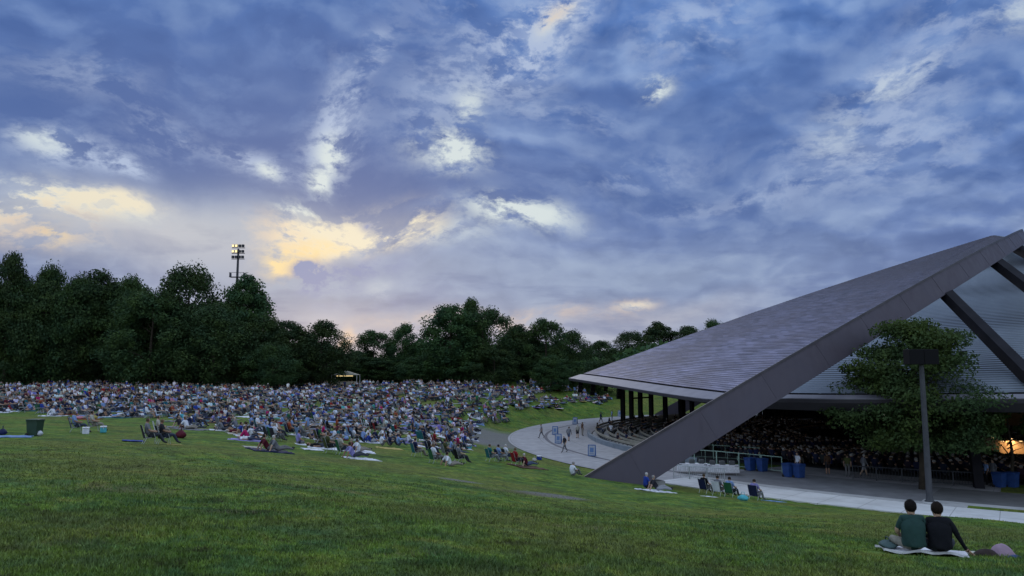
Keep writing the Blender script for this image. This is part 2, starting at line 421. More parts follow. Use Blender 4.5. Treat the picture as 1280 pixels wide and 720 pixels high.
def lawn_fn(t, b):
    co, c, fine, mid2 = grass_nodes(t)
    c = t.mix(1.0, c, t.ramp(fine, [(.25, .45), (.75, 1.15)]), 'MULTIPLY')
    # worn earth on the route between the lawn and the plaza
    def spot(cx, cy, rx, ry, ang, soft=.5):
        v = t.vmath('SUBTRACT', co, Vector((cx, cy, 0)))
        r = t.new('ShaderNodeVectorRotate', rotation_type='Z_AXIS'); t.put(r.inputs[0], v); r.inputs['Angle'].default_value = -ang
        s_ = t.new('ShaderNodeSeparateXYZ'); t.put(s_.inputs[0], r.outputs[0])
        d = t.math('SQRT', t.math('ADD', t.math('POWER', t.math('ABSOLUTE', t.math('DIVIDE', s_.outputs[0], rx)), 2.0), t.math('POWER', t.math('ABSOLUTE', t.math('DIVIDE', s_.outputs[1], ry)), 2.0)))
        d = t.math('ADD', d, t.math('MULTIPLY_ADD', t.noise(co, .35, 5, .65), .9, -.55))
        return t.ramp(d, [(1 - soft, 1), (1.05, 0)])
    global WORN
    for (u, v, rx, ry, ang) in WORN:
        p = hit(u, v); c = t.mix(t.math('MULTIPLY', spot(p.x, p.y, rx, ry, ang), .85), c, t.ramp(fine, [(.3, C(.09,.085,.085)), (.7, C(.21,.205,.22))]))
    for (u, v, rx, ry, ang) in THIN:
        p = hit(u, v); c = t.mix(t.math('MULTIPLY', spot(p.x, p.y, rx, ry, ang, .8), .6), c, C(.11,.095,.05))
    t.put(b.inputs['Base Color'], c)
    bp = t.new('ShaderNodeBump'); bp.inputs['Strength'].default_value = .7; bp.inputs['Distance'].default_value = .06
    t.put(bp.inputs['Height'], t.math('ADD', fine, t.math('MULTIPLY', mid2, 1.5))); t.put(b.inputs['Normal'], bp.outputs[0])
WORN = [(618, 549, 8, 13, .1), (572, 545, 5, 6, 0), (690, 620, 1.6, 1.0, 0), (575, 600, 1.2, .8, 0)]
THIN = [(330, 640, 1.4, .5, .3), (720, 660, 1.6, .5, -.2), (500, 690, .9, .35, .5), (150, 610, 2.2, .8, 0), (860, 645, 1.8, .7, .4), (980, 690, .8, .3, .1), (420, 612, 2.5, .9, -.3), (640, 615, 2.2, .9, .2), (90, 680, .9, .4, .6)]
M['lawn'] = mat('lawn_grass', rough=.95, fn=lawn_fn, spec=.1)
me = mesh_np('lawn', np.stack([X, Y, Z], -1).reshape(-1, 3), quads, M['lawn'], smooth=True)
tag(link('lawn', me), 'broad green grass slope falling towards the pavilion', 'lawn', kind='structure')
def blade_fn(t, b):
    co, c, fine, mid2 = grass_nodes(t)
    a = t.new('ShaderNodeAttribute', attribute_name='tint'); s_ = t.new('ShaderNodeSeparateColor'); t.put(s_.inputs[0], a.outputs['Color'])
    c = t.mix(s_.outputs[0], c, C(.09,.12,.035)); c = t.mix(1.0, c, t.ramp(s_.outputs[1], [(0, .75), (1, 1.25)]), 'MULTIPLY')
    t.put(b.inputs['Base Color'], c)
M['blade'] = mat('grass_blades', rough=.6, fn=blade_fn, spec=.3)
def blades(n, name):
    inv = RNG.random(n); ymin, ymax = 5.0, 40.0
    yy = 1 / (1 / ymin + inv * (1 / ymax - 1 / ymin)); yy = yy * 1.0
    k = RNG.random(n) * 1500 - 110
    xx = (k - CX) / F_PX * yy
    keep = np.hypot(xx - PC[0], yy - PC[1]) > 62.9
    for (bx, by, br) in NOGRASS: keep &= np.hypot((xx - bx), (yy - by)) > br
    xx, yy = xx[keep], yy[keep]; n = len(xx)
    zz = G(xx, yy)
    fade = sm(70, 40, np.hypot(xx, yy)) * sm(61, 68, np.hypot(xx - PC[0], yy - PC[1]))
    for (fx, fy, am, ph) in ((1.1, .7, .018, 0), (-.6, 1.3, .016, 1.7), (2.3, 2.1, .008, .5), (.35, -.42, .03, 2.2)):
        zz = zz + fade * am * np.sin(fx * xx + fy * yy + ph)
    s_ = .8 + yy / 24.0; clump = .5 + .5 * np.sin(xx * 2.1 + 1.3 * np.sin(yy * 1.7)) * np.sin(yy * 1.9 + np.sin(xx * 1.3))
    h = (.022 + .034 * RNG.random(n) * (.4 + clump)) * s_ ** .8 * (.15 + .85 * sm(40, 20, yy)); w = (.006 + .006 * RNG.random(n)) * s_
    an = RNG.random(n) * 2 * np.pi; la = RNG.random(n) * 2 * np.pi; ll = h * RNG.random(n) * 1.1
    v = np.zeros((n, 3, 3)); 
    v[:, 0] = np.stack([xx - np.cos(an) * w, yy - np.sin(an) * w, zz - .01], -1)
    v[:, 1] = np.stack([xx + np.cos(an) * w, yy + np.sin(an) * w, zz - .01], -1)
    v[:, 2] = np.stack([xx + np.cos(la) * ll, yy + np.sin(la) * ll, zz + h], -1)
    c = np.ones((n, 3, 4)); c[:, :, 0] = (RNG.random(n) ** 4)[:, None] * .8; c[:, :, 1] = RNG.random(n)[:, None]
    me = mesh_np(name, v.reshape(-1, 3), np.arange(n * 3).reshape(-1, 3), M['blade'], c.reshape(-1, 4), tri=True)
    return tag(link(name, me), 'short uneven grass blades of the near lawn', 'grass', kind='stuff')

# ------------------------------------------------------------------ plaza, sidewalk and road round the pavilion
def ring(name, r0, r1, a0, a1, z, m, label, thick=0.0, n=220):
    b = MB()
    for k in range(n):
        A = [R(a0 + (a1 - a0) * (k + j) / n) for j in (0, 1)]
        P = lambda r, a, zz: (PC[0] + r * math.cos(a), PC[1] + r * math.sin(a), zz)
        b.face([P(r0, A[0], z), P(r1, A[0], z), P(r1, A[1], z), P(r0, A[1], z)])
        if thick:
            b.face([P(r1, A[0], z), P(r1, A[0], z - thick), P(r1, A[1], z - thick), P(r1, A[1], z)])
            b.face([P(r0, A[0], z - thick), P(r0, A[0], z), P(r0, A[1], z), P(r0, A[1], z - thick)])
    o = b.build(name, m); tag(o, label, name.split('.')[0].replace('_', ' '), kind='structure'); return o
ring('plaza', 51.0, 61.5, 95, 216, ZP, M['concrete'], 'pale curved concrete plaza around the open side of the pavilion')
ring('drain_channel', 56.6, 57.0, 150, 216, ZP + .004, M['drain'], 'dark curved drain line set in the plaza')
ring('sidewalk', 58.4, 62.3, 216, 330, ZP + .06, M['walk'], 'bright pale concrete sidewalk curving below the lawn', .12)
ring('plaza_apron', 49.8, 58.4, 216, 232, ZP, M['apron'], 'dull grey concrete beside the arch foot')
ring('kerb', 56.6, 57.6, 232, 330, ZP + .10, M['kerb'], 'pale kerb strip between road and grass island', .16)
ring('road', 49.8, 56.6, 232, 330, ZP + .003, M['road'], 'grey asphalt service road bending round the pavilion')
ring('grass_island', 57.6, 58.4, 234.5, 330, ZP + .09, M['lawn'], 'narrow grass island between kerb and sidewalk', .12)
ring('kerb_apron', 57.6, 58.4, 216, 234.5, ZP + .09, M['kerb'], 'pale concrete joint strip beside the sidewalk', .1)
ring('grass_verge', 45.5, 49.8, 236, 330, ZP + .02, M['lawn'], 'dark grass verge between road and pavilion', .1)
ring('inner_path', 45.2, 49.8, 216, 236, ZP + .003, M['concrete'], 'pale path running in under the roof')

# ------------------------------------------------------------------ pavilion
pav = empty('pavilion', (PC[0], PC[1], ZP))
tag(pav, 'huge shell roofed concert pavilion with a leaning arch beam', 'pavilion')
def pbuild(mb, name, mats, smooth=False, parent=None):
    """vertices are given in world space; the part hangs under the pavilion"""
    if parent is None:
        mb.v = [(x - PC[0], y - PC[1], z - ZP) for x, y, z in mb.v]; parent = pav
    else:
        mb.v = [(x - PC[0], y - PC[1], z - ZP) for x, y, z in mb.v]
    return mb.build(name, mats, parent, smooth)
MID = Vector((17.5, 97.2, ZP)); FD = Vector((12.0, 46.0, 0)); LEAN = Vector((38.9, -10.954, 22.35))
def arch(s):
    k = 1 - abs(s) ** 2.312; kz = 1 - abs(s) ** 2.535; q = MID + FD * s
    return Vector((q.x + LEAN.x * k, q.y + LEAN.y * k, q.z + LEAN.z * kz))
NUP = Vector((-.482, .13, .868)).normalized()
def arch_frame(s):
    t = (arch(s + .005) - arch(s - .005)).normalized(); b = t.cross(NUP).normalized()
    if abs(s) < .2: pass
    return t, b
def zeave(phi):
    return float(np.interp(phi, [90, 150, 167, 203, 214, 225, 245, 270], [1.3, 1.4, 1.35, .2, -.1, .0, .45, .6]))
RE = 52.6; ZA = at(1246, 294, 93).z
def REF(phi):
    """plan of the eave: an arc cut off by a straight front edge"""
    p = phi % 360
    if 165.5 < p < 217.5: return RE * math.cos(R(26)) / math.cos(R(p - 191.5))
    return RE
def cone(phi, q, dr=0.0):
    """q = 0 at the apex, 1 at the eave"""
    ze = zeave(phi % 360 if phi % 360 > 20 else 90)
    r = q * REF(phi) + dr
    z = ZA + (ze - ZA) * q + .9 * 4 * q * (1 - q) * .55
    a = R(phi); return Vector((PC[0] + r * math.cos(a), PC[1] + r * math.sin(a), z))
# angle of the arch as a function of q, splitting slates from siding
_bu = []; _bv = []
for i in range(100):
    u_, v_ = proj(*arch(-1 + i * .0078)); _bu.append(u_); _bv.append(v_)
_qx = []; _qy = []
for i in range(1, 42):
    q = i / 40; best = (1e9, 225)
    for k in range(130):
        ph = 205 + k * .5; c_ = cone(ph, q); u_, v_ = proj(*c_); d_ = abs(float(np.interp(u_, _bu, _bv)) - v_)
        if d_ < best[0]: best = (d_, ph)
    _qx.append(q); _qy.append(best[1])
def phib(q): return float(np.interp(q, _qx, _qy))
def cone_part(name, m, left):
    NR, NA = 128, 110; verts = []; uvs = []; faces = []
    for i in range(NR):
        q0, q1 = max(i / NR, .004), (i + 1) / NR; off0, off1 = .0, .038
        pb = phib((q0 + q1) / 2)
        a0, a1 = (60, pb) if left else (pb, 420)
        na = NA
        for j in range(na):
            pa, pc = a0 + (a1 - a0) * j / na, a0 + (a1 - a0) * (j + 1) / na
            def lift(p, o): return p + Vector((0, 0, o))
            P = [lift(cone(pa, q0), off0), lift(cone(pa, q1), off1), lift(cone(pc, q1), off1), lift(cone(pc, q0), off0)]
            k = len(verts); verts += [tuple(p - Vector((PC[0], PC[1], ZP))) for p in P]; faces.append((k, k + 1, k + 2, k + 3))
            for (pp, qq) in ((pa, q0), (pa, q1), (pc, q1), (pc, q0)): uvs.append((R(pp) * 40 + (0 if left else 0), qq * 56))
            if left or True:
                P2 = [lift(cone(pa, q1), off1), lift(cone(pa, q1), 0), lift(cone(pc, q1), 0), lift(cone(pc, q1), off1)]
                k = len(verts); verts += [tuple(p - Vector((PC[0], PC[1], ZP))) for p in P2]; faces.append((k, k + 1, k + 2, k + 3))
                for (pp, qq) in ((pa, q1), (pa, q1), (pc, q1), (pc, q1)): uvs.append((R(pp) * 40, qq * 56))
    me = bpy.data.meshes.new(name); me.from_pydata(verts, [], faces); me.materials.append(m)
    l = me.uv_layers.new(name='UVMap'); l.data.foreach_set('uv', np.array(uvs, np.float32).ravel()); me.update()
    return link(name, me, pav)
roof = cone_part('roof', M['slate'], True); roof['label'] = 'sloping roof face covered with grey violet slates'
sid = cone_part('siding', M['siding'], False); sid['label'] = 'blue grey lapped siding below the arch'
def loop_band(name, prof, m, a0=60, a1=420, n=300, label=None):
    """prof(phi) -> list of points"""
    b = MB()
    for k in range(n):
        p0, p1 = a0 + (a1 - a0) * k / n, a0 + (a1 - a0) * (k + 1) / n
        A, B = prof(p0), prof(p1)
        for i in range(len(A) - 1): b.face([A[i], A[i + 1], B[i + 1], B[i]])
    o = pbuild(b, name, m)
    if label: o['label'] = label
    return o
def pr(phi, r, z):
    a = R(phi)
    if r > 51.9: r = r - RE + REF(phi)
    return Vector((PC[0] + r * math.cos(a), PC[1] + r * math.sin(a), z))
ze = lambda phi: zeave(phi % 360 if phi % 360 > 20 else 90)
loop_band('gutter', lambda p: [pr(p, RE + .0, ze(p) + .03), pr(p, RE + .02, ze(p) - .32), pr(p, RE + .42, ze(p) - .38), pr(p, RE + .44, ze(p) - .12)], M['black'], label='dark open gutter line above the fascia')
lipw = lambda p: float(np.interp(p, [212, 222], [2.1, .95]))
loop_band('fascia', lambda p: [pr(p, RE + .46, ze(p) - .08), pr(p, RE + lipw(p), ze(p) - .10 - .25 * lipw(p)), pr(p, RE + lipw(p), ze(p) - .16 - .25 * lipw(p))], M['fascia'], label='pale metal fascia lip around the eave')
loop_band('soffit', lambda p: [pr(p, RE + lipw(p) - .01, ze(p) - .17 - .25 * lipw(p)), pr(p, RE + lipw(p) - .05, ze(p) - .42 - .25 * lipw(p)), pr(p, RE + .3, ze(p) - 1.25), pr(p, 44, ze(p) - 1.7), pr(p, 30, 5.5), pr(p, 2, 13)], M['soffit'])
# the leaning arch
b = MB(); NS = 120; sec = []
for i in range(NS + 1):
    s = -1.06 + 2.12 * i / NS; c = arch(s); t, bb = arch_frame(s)
    k = min(abs(s), 1); D = .82 + 1.70 * k ** 1.3; Wd = 1.3 + .8 * k
    if s > 0: bb = bb
    sec.append([c + NUP * (a * D / 2) + bb * (e * Wd / 2) for a, e in ((1, 1), (1, -1), (-1, -1), (-1, 1))])
for i in range(NS):
    for j in range(4): b.face([sec[i][j], sec[i][(j + 1) % 4], sec[i + 1][(j + 1) % 4], sec[i + 1][j]])
for i in range(2, NS - 2, 3):
    s = -1.06 + 2.12 * i / NS; c = arch(s); t, bb = arch_frame(s); k = min(abs(s), 1); D = .82 + 1.70 * k ** 1.3; Wd = 1.3 + .8 * k
    hw = .045 if i % 2 else .02
    for sg in (1, -1):
        o_ = c + bb * (sg * (Wd / 2 + .012)); P4 = [o_ + NUP * (D / 2) - t * hw, o_ + NUP * (D / 2) + t * hw, o_ - NUP * (D / 2) + t * hw, o_ - NUP * (D / 2) - t * hw]; b.face(P4)
        Q4 = [p_ - bb * (sg * .02) for p_ in P4]
        for e in range(4): b.face([P4[e], P4[(e + 1) % 4], Q4[(e + 1) % 4], Q4[e]])
for i in range(NS):
    q = []
    for ii in (i, i + 1):
        s = -1.06 + 2.12 * ii / NS; c = arch(s); t, bb = arch_frame(s); k = min(abs(s), 1); D = .82 + 1.70 * k ** 1.3; Wd = 1.3 + .8 * k
        q.append((c + bb * (Wd / 2 + .03), D)); q[-1] = (q[-1][0], q[-1][1])
    (a0_, d0_), (a1_, d1_) = q
    b.face([a0_ - NUP * (d0_ / 2 - .02), a1_ - NUP * (d1_ / 2 - .02), a1_ - NUP * (d1_ / 2 - .16), a0_ - NUP * (d0_ / 2 - .16)])
beam = pbuild(b, 'arch_beam', M['beam']); beam['label'] = 'massive brown steel arch leaning over the roof, foot on the lawn edge'
# welded cover strip along the upper edge of the arch
b = MB()
for i in range(NS):
    for S0, S1 in ((sec[i], sec[i + 1]),):
        t, bb = arch_frame(-1.06 + 2.12 * i / NS)
        for (o1, o2) in ((0, .14),):
            p, q = S0[0] + bb * .05 + NUP * .04, S1[0] + bb * .05 + NUP * .04
            b.face([p, q, q - NUP * .16, p - NUP * .16]); b.face([p, p - bb * .5, q - bb * .5, q])
pbuild(b, 'edge_strip', M['dark_steel'])

# footing slab under the near foot
b = MB(); fc = arch(-.975); b.box((fc.x + .2, fc.y + .3, g1(fc.x, fc.y) - .12), (4.2, 1.8, .4), 0, Matrix.Rotation(math.atan2(29, 75), 3, 'Z'), .06)
pbuild(b, 'footing', M['kerb'])
# dark ribs running from the arch down over the siding to the eave
def sweep_box(b, pts, w, h, up):
    up = Vector(up).normalized(); S = []
    for k, p in enumerate(pts):
        t = (pts[min(k + 1, len(pts) - 1)] - pts[max(k - 1, 0)]).normalized(); sd = t.cross(up).normalized(); u2 = sd.cross(t)
        S.append([p + sd * (a * w / 2) + u2 * (e * h / 2) for a, e in ((1, 1), (-1, 1), (-1, -1), (1, -1))])
    for k in range(len(pts) - 1):
        for j in range(4): b.face([S[k][j], S[k][(j + 1) % 4], S[k + 1][(j + 1) % 4], S[k + 1][j]])
    b.face(S[0][::-1]); b.face(S[-1])
def arch_at_u(u):
    best = min((abs(proj(*arch(s))[0] - u), s) for s in [-1 + .004 * i for i in range(240)])
    return best[1]
for (u, phe) in ((1172, 239.0), (1236, 245.5), (1262, 251.0)):
    s = arch_at_u(u); p0 = arch(s) - NUP * .5; b = MB(); e = cone(phe, 1.0, .5)
    q0 = math.hypot(p0.x - PC[0], p0.y - PC[1]) / RE; f0 = math.degrees(math.atan2(p0.y - PC[1], p0.x - PC[0])) % 360
    pts = []
    for i in range(9):
        k = i / 8; st_ = p0.lerp(e, k); d = Vector((st_.x - PC[0], st_.y - PC[1])); qq = min(d.length / RE, 1); ph = math.degrees(math.atan2(d.y, d.x)) % 360
        cz = cone(ph, qq).z + .6; pts.append(Vector((st_.x, st_.y, max(st_.z, cz))))
    sweep_box(b, pts, .75, .8, (0, 0, 1)); pbuild(b, 'rib', M['rib'])
# slanting props carrying the eave
for (u0, v0, Y0, phe) in ((1224, 608, 53.5, 233.5), (1420, 612, 52, 246)):
    g = at(u0, v0, Y0); b = MB(); sweep_box(b, [Vector((g.x, g.y, ZP - .3)), cone(phe, .86)], .6, .8, (0, 0, 1)); pbuild(b, 'slanting_prop', M['rib'])
# columns on the far side, where the lawn shows between them
for ph, r in ((139, 50), (143.2, 50), (147, 50), (151, 50), (129, 50), (125.5, 50), (119, 50), (133, 47), (113, 50), (107, 50), (140, 44), (148, 44)):
    b = MB(); p = pr(ph, r, 0); b.box((p.x, p.y, (ZP - .4 + .4) / 2), (.6, .6, abs(ZP - .8)), 0, Matrix.Rotation(R(ph), 3, 'Z')); 
    b.box((p.x, p.y, -1.0), (.9, .7, .4), 0, Matrix.Rotation(R(ph), 3, 'Z')); pbuild(b, 'column', M['black'])
b = MB()
for (pa, pc2) in ((139, 143.2), (143.2, 147)):
    b.tube([pr(pa, 50, -2.6), pr(pc2, 50, -2.6)], .13, 6)
pbuild(b, 'tie_rail', M['black'])
# loudspeakers hung below the tip of the eave
for i, (u, v0, v1, Yd, w) in enumerate(((725, 473, 491, 106, .55), (740.5, 476, 494, 104, .8), (757, 478, 489, 112, .55), (774, 480, 499, 100, 1.2))):
    p0, p1 = at(u, v0, Yd), at(u, v1, Yd); o = empty('hanging_loudspeaker', (p1.x, p1.y, p1.z)); h = p0.z - p1.z
    b = MB()
    for k in range(4): b.box((.05 * k, 0, h * (k + .5) / 4), (.6, w, h / 4 * .92), 0, Matrix.Rotation(-.06 * k, 3, 'Y'), .03)
    b.build('cabinet', M['black'], o); b = MB(); b.box((0, 0, h + .25), (.1, w * .6, .5)); b.build('bracket', M['dark_steel'], o)
    tag(o, ['narrow black loudspeaker hung nearest the left tip of the roof', 'wider black loudspeaker hung second from the roof tip',
            'shortest black loudspeaker hung third from the roof tip', 'broadest black loudspeaker hung beside the dark columns'][i], 'loudspeaker', 'loudspeakers hung under the eave')
# seating bowl
def seat_row(r, a0, a1, idx, label):
    c = pr((a0 + a1) / 2, r, 0); zz = g1(c.x, c.y) + max(0, (51.3 - r) * .05 - .04 * idx); n = int((a1 - a0) / 1.5)
    o = empty('seating_row', (c.x, c.y, zz))
    sb, bb_, tb = MB(), MB(), MB()
    for k in range(n):
        A = [a0 + (a1 - a0) * (k + j) / n for j in (0, 1)]
        P = lambda rr, a, z: pr(a, rr, z) - Vector((c.x, c.y, 0))
        for mb, pts in ((tb, [(r - .6, -.9), (r - .6, .12), (r + .6, .12), (r + .6, -.9)]), (sb, [(r - .35, .42), (r - .35, .5), (r + .1, .52), (r + .1, .44)]), (bb_, [(r + .16, .58), (r + .20, .84), (r + .30, .84), (r + .26, .58)])):
            for i in range(3): mb.face([P(pts[i][0], A[0], pts[i][1]), P(pts[i + 1][0], A[0], pts[i + 1][1]), P(pts[i + 1][0], A[1], pts[i + 1][1]), P(pts[i][0], A[1], pts[i][1])])
        for aa in (A[0],):
            sb.tube([P(r - .1, aa, .1), P(r - .1, aa, .44)], .04, 5)
    tb.build('step', M['kerb'], o); sb.build('bench_seat', M['seatdark'], o); bb_.build('bench_back', M['bench'], o)
    return tag(o, label, 'seating row', 'curved bench rows under the roof edge')
ordn = ['outermost', 'second outermost', 'third', 'fourth', 'fifth', 'sixth', 'seventh', 'eighth', 'ninth', 'tenth']
for i in range(9):
    seat_row(50.2 - i * 1.45, 118, 203 - i * 1.6, i, f'{ordn[i]} curved bench row counted from the plaza, wooden backs')
# low wall closing the bowl towards the plaza
b = MB()
for k in range(50):
    A = [172 + 38 * (k + j) / 50 for j in (0, 1)]
    q = [(51.5, ZP - .1), (51.5, ZP + .5), (51.15, ZP + .5), (51.15, ZP - .6)]
    for i in range(3): b.face([pr(A[0], q[i][0], q[i][1]), pr(A[0], q[i + 1][0], q[i + 1][1]), pr(A[1], q[i + 1][0], q[i + 1][1]), pr(A[1], q[i][0], q[i][1])])
M['lowwall'] = mat('blue_grey_wall', rough=.7, fn=speck(C(.12,.15,.18), C(.20,.23,.27), 1.2, .2))
tag(b.build('low_wall', M['lowwall']), 'low blue grey curved wall between plaza and benches', 'wall')
# stage house
b = MB(); sc_ = Vector((PC[0] + 3, PC[1] - 1, 0))
b.box((sc_.x, sc_.y, ZP + .1), (16, 26, 1.4), 0, Matrix.Rotation(R(-15), 3, 'Z')); pbuild(b, 'stage', M['bench'])
M['shellwood'] = mat('stage_wood', rough=.5, fn=speck(C(.30,.15,.06), C(.40,.22,.10), .8, .1))
b = MB()
for i in range(14):
    a = R(-15 - 95 + 190 * i / 14); a2 = R(-15 - 95 + 190 * (i + 1) / 14)
    for z0, z1, k in ((ZP + .8, ZP + 9.5, 0),):
        c0 = Vector((sc_.x + 10 * math.cos(a), sc_.y + 13 * math.sin(a), z0)); c1 = Vector((sc_.x + 10 * math.cos(a2), sc_.y + 13 * math.sin(a2), z0))
        b.face([c0, c1, c1 + Vector((-1.5, 0, z1 - z0)), c0 + Vector((-1.5, 0, z1 - z0))])
b.box((sc_.x - 1.5, sc_.y, ZP + 9.7), (17, 26, .3), 0, Matrix.Rotation(R(-15), 3, 'Z'))
pbuild(b, 'stage_shell', M['shellwood'])
# dark back wall of the house between the columns (near side, behind the seats)
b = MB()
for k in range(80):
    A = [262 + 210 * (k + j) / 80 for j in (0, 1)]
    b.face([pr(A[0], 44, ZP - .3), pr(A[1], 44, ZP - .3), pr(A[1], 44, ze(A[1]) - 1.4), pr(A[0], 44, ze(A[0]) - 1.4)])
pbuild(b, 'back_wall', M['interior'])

def spot_light(name, loc, col, power, size=.8):
    l = bpy.data.lights.new(name, 'AREA'); l.energy = power; l.color = col; l.size = size
    o = link(name, l, None, loc); return o
# lit stage lamps
for i, (u, v, Yd) in enumerate(((1212, 555, 78), (1226, 558, 80), (1240, 553, 82), (1253, 557, 79), (1265, 554, 81), (1276, 557, 80))):
    p = at(u, v - 6, Yd); o = empty('stage_lamp', (p.x, p.y, p.z)); bb = MB(); bb.lathe([(.12, .5), (.3, .4), (.38, 0)], n=12); bb.build('housing', M['black'], o, True)
    bb = MB(); bb.ellipsoid((0, 0, .05), (.22, .22, .12), 12, 6); bb.build('bulb', M['lampwarm'], o, True)
    tag(o, f"warm glowing stage lamp behind the near tree, {['leftmost', 'second', 'third', 'fourth', 'fifth', 'rightmost'][i]} of six", 'lamp', 'lit lamps on the stage')
    spot_light('stage_light', (p.x, p.y, p.z - .3), (1, .46, .16), 60)
for i, (u, v, Yd, w) in enumerate(((1069, 520.5, 92, 2.0), (1102, 518.5, 94, 1.0))):
    p = at(u, v, Yd); o = empty('strip_light', (p.x, p.y, p.z)); bb = MB(); bb.box((0, 0, .12), (w + .2, .3, .12)); bb.build('housing', M['black'], o)
    bb = MB(); bb.box((0, 0, 0), (w, .22, .1)); bb.build('tube', M['lampwhite'], o)
    tag(o, ['long white strip light under the roof, left of the lamp post', 'short white strip light under the roof beside the long one'][i], 'strip light', 'strip lights under the roof')

# ------------------------------------------------------------------ street lamp
p = hit(1168, 627); p = Vector((PC[0], PC[1], 0)) + (Vector((p.x, p.y, 0)) - Vector((PC[0], PC[1], 0))).normalized() * 58.0
LP = Vector((p.x, p.y, ZP + .08)); o = empty('street_lamp', LP)
Hh = LP.y * (627 - 452) / F_PX
b = MB(); b.lathe([(.30, 0), (.30, .12), (.22, .2), (.19, .5), (.14, Hh - .3), (.12, Hh)], n=20); b.build('pole', M['steelgrey'], o, True)
b = MB(); b.lathe([(.48, -.05), (.48, .06), (.3, .1)], n=20); b.build('base_plate', M['kerb'], o)
b = MB(); b.tube([(-.72, 0, Hh - .2), (.72, 0, Hh - .2)], .07, 8); b.build('cross_arm', M['black'], o)
for sx in (-1, 1):
    b = MB(); b.box((sx * .46, 0, Hh + .12), (.915, .8, .95), 0, None, .03); hd = b.build('lamp_head', M['black'], o)
    b = MB(); b.box((sx * .48, -.02, Hh - .32), (.7, .6, .03)); b.build('lens', M['steelgrey'], hd)
tag(o, 'tall grey lamp post with a black twin box head beside the sidewalk', 'street lamp')

# ------------------------------------------------------------------ floodlight tower beyond the trees
p = at(291, 480, 170); zt = at(291, 311, 170).z; zb = g1(p.x, p.y)
o = empty('floodlight_tower', (p.x, p.y, zb)); H = zt - zb
b = MB(); b.tube([(0, 0, 0), (0, 0, H)], [.45, .22], 10); b.build('mast', M['steelgrey'], o)
b = MB(); b.box((0, 0, H - 6.6), (3.4, 1.2, .12)); 
for sx in (-1.6, 1.6): b.box((sx, 0, H - 6.1), (.08, 1.2, 1.0))
b.box((0, -.6, H - 5.6), (3.4, .06, .08)); b.build('platform', M['dark_steel'], o)
for k, z in enumerate((H - 2.4, H - 1.1, H + .2)):
    b = MB(); b.box((0, 0, z), (3.0, .14, .14)); b.build('light_bar', M['dark_steel'], o)
    for j in range(4):
        x = -1.1 + .74 * j; b = MB(); b.box((x, -.25, z + .45), (.58, .4, .62), 0, None, .05); lh = b.build('floodlight', M['black'], o)
        b = MB(); b.box((x, -.47, z + .45), (.48, .03, .5)); b.build('lens', M['lampyellow'] if j < 2 and k > 0 else M['steelgrey'], lh)
tag(o, 'tall floodlight tower rising above the treetops, partly lit', 'floodlight tower')

# ------------------------------------------------------------------ trees
def crown_mesh(name, seed, W, Hc, n_leaf, leaf, mat_, shape='round', nclump=60, flat=.6):
    rg = np.random.default_rng(seed)
    # clump centres on and in an uneven egg
    th = rg.random(nclump) * 2 * np.pi; h = rg.random(nclump) ** .85
    prof = np.sin(np.pi * np.clip(h * .86 + .12, 0, 1)) ** (.6 if shape == 'round' else .9)
    if shape == 'dome': h = rg.random(nclump) ** 1.05; prof = np.clip(1 - h, 0, 1) ** .46 * np.clip(.5 + h * 2.2, 0, 1)
    lob = 1 + .22 * np.sin(th * 2 + seed) + .14 * np.sin(th * 3 + seed * 2.3)
    rr = (.45 + .55 * rg.random(nclump) ** .5) * prof * lob * W / 2
    cx_, cy_, cz_ = rr * np.cos(th), rr * np.sin(th), h * Hc
    cs = (.10 + .10 * rg.random(nclump)) * W
    k = rg.integers(0, nclump, n_leaf); d = rg.normal(size=(n_leaf, 3)); d /= np.linalg.norm(d, axis=1)[:, None]
    rad = (rg.random(n_leaf) ** .45) * cs[k]
    pos = np.stack([cx_[k], cy_[k], cz_[k]], -1) + d * rad[:, None] * np.array([1, 1, flat])
    n = d * .6 + rg.normal(size=(n_leaf, 3)) * .55; n[:, 2] += .35; n /= np.linalg.norm(n, axis=1)[:, None]
    a = np.cross(n, rg.normal(size=(n_leaf, 3))); a /= np.linalg.norm(a, axis=1)[:, None]; bq = np.cross(n, a)
    s = leaf * (.6 + .8 * rg.random(n_leaf))[:, None]
    v = np.stack([pos - a * s, pos - bq * s * .55 + n * s * .1, pos + a * s, pos + bq * s * .55], 1)
    col = np.ones((n_leaf, 4, 4)); col[:, :, 0] = (.25 * rg.random(n_leaf) + .75 * rg.random(nclump)[k])[:, None]
    return mesh_np(name, v.reshape(-1, 3), np.arange(n_leaf * 4).reshape(-1, 4), mat_, col.reshape(-1, 4))
def trunk_mesh(name, seed, Ht, r, spread):
    rg = random.Random(seed); b = MB(); 
    pts = [(0, 0, -.4)]; x = y = 0
    for i in range(1, 6): x += rg.uniform(-.2, .2); y += rg.uniform(-.2, .2); pts.append((x, y, Ht * i / 5))
    b.tube(pts, [r * 1.25, r, r * .85, r * .7, r * .5, r * .2], 9)
    for i in range(9):
        z0 = Ht * rg.uniform(.28, .8); a = rg.uniform(0, 6.28); L = spread * rg.uniform(.5, 1) * (1 - .4 * z0 / Ht)
        p0 = Vector((0, 0, z0)); p1 = p0 + Vector((math.cos(a) * L * .5, math.sin(a) * L * .5, L * .35)); p2 = p0 + Vector((math.cos(a) * L, math.sin(a) * L, L * .55))
        b.tube([p0, p1, p2], [r * .4, r * .26, r * .08], 6)
    return b.mesh(name, M['bark'], True)
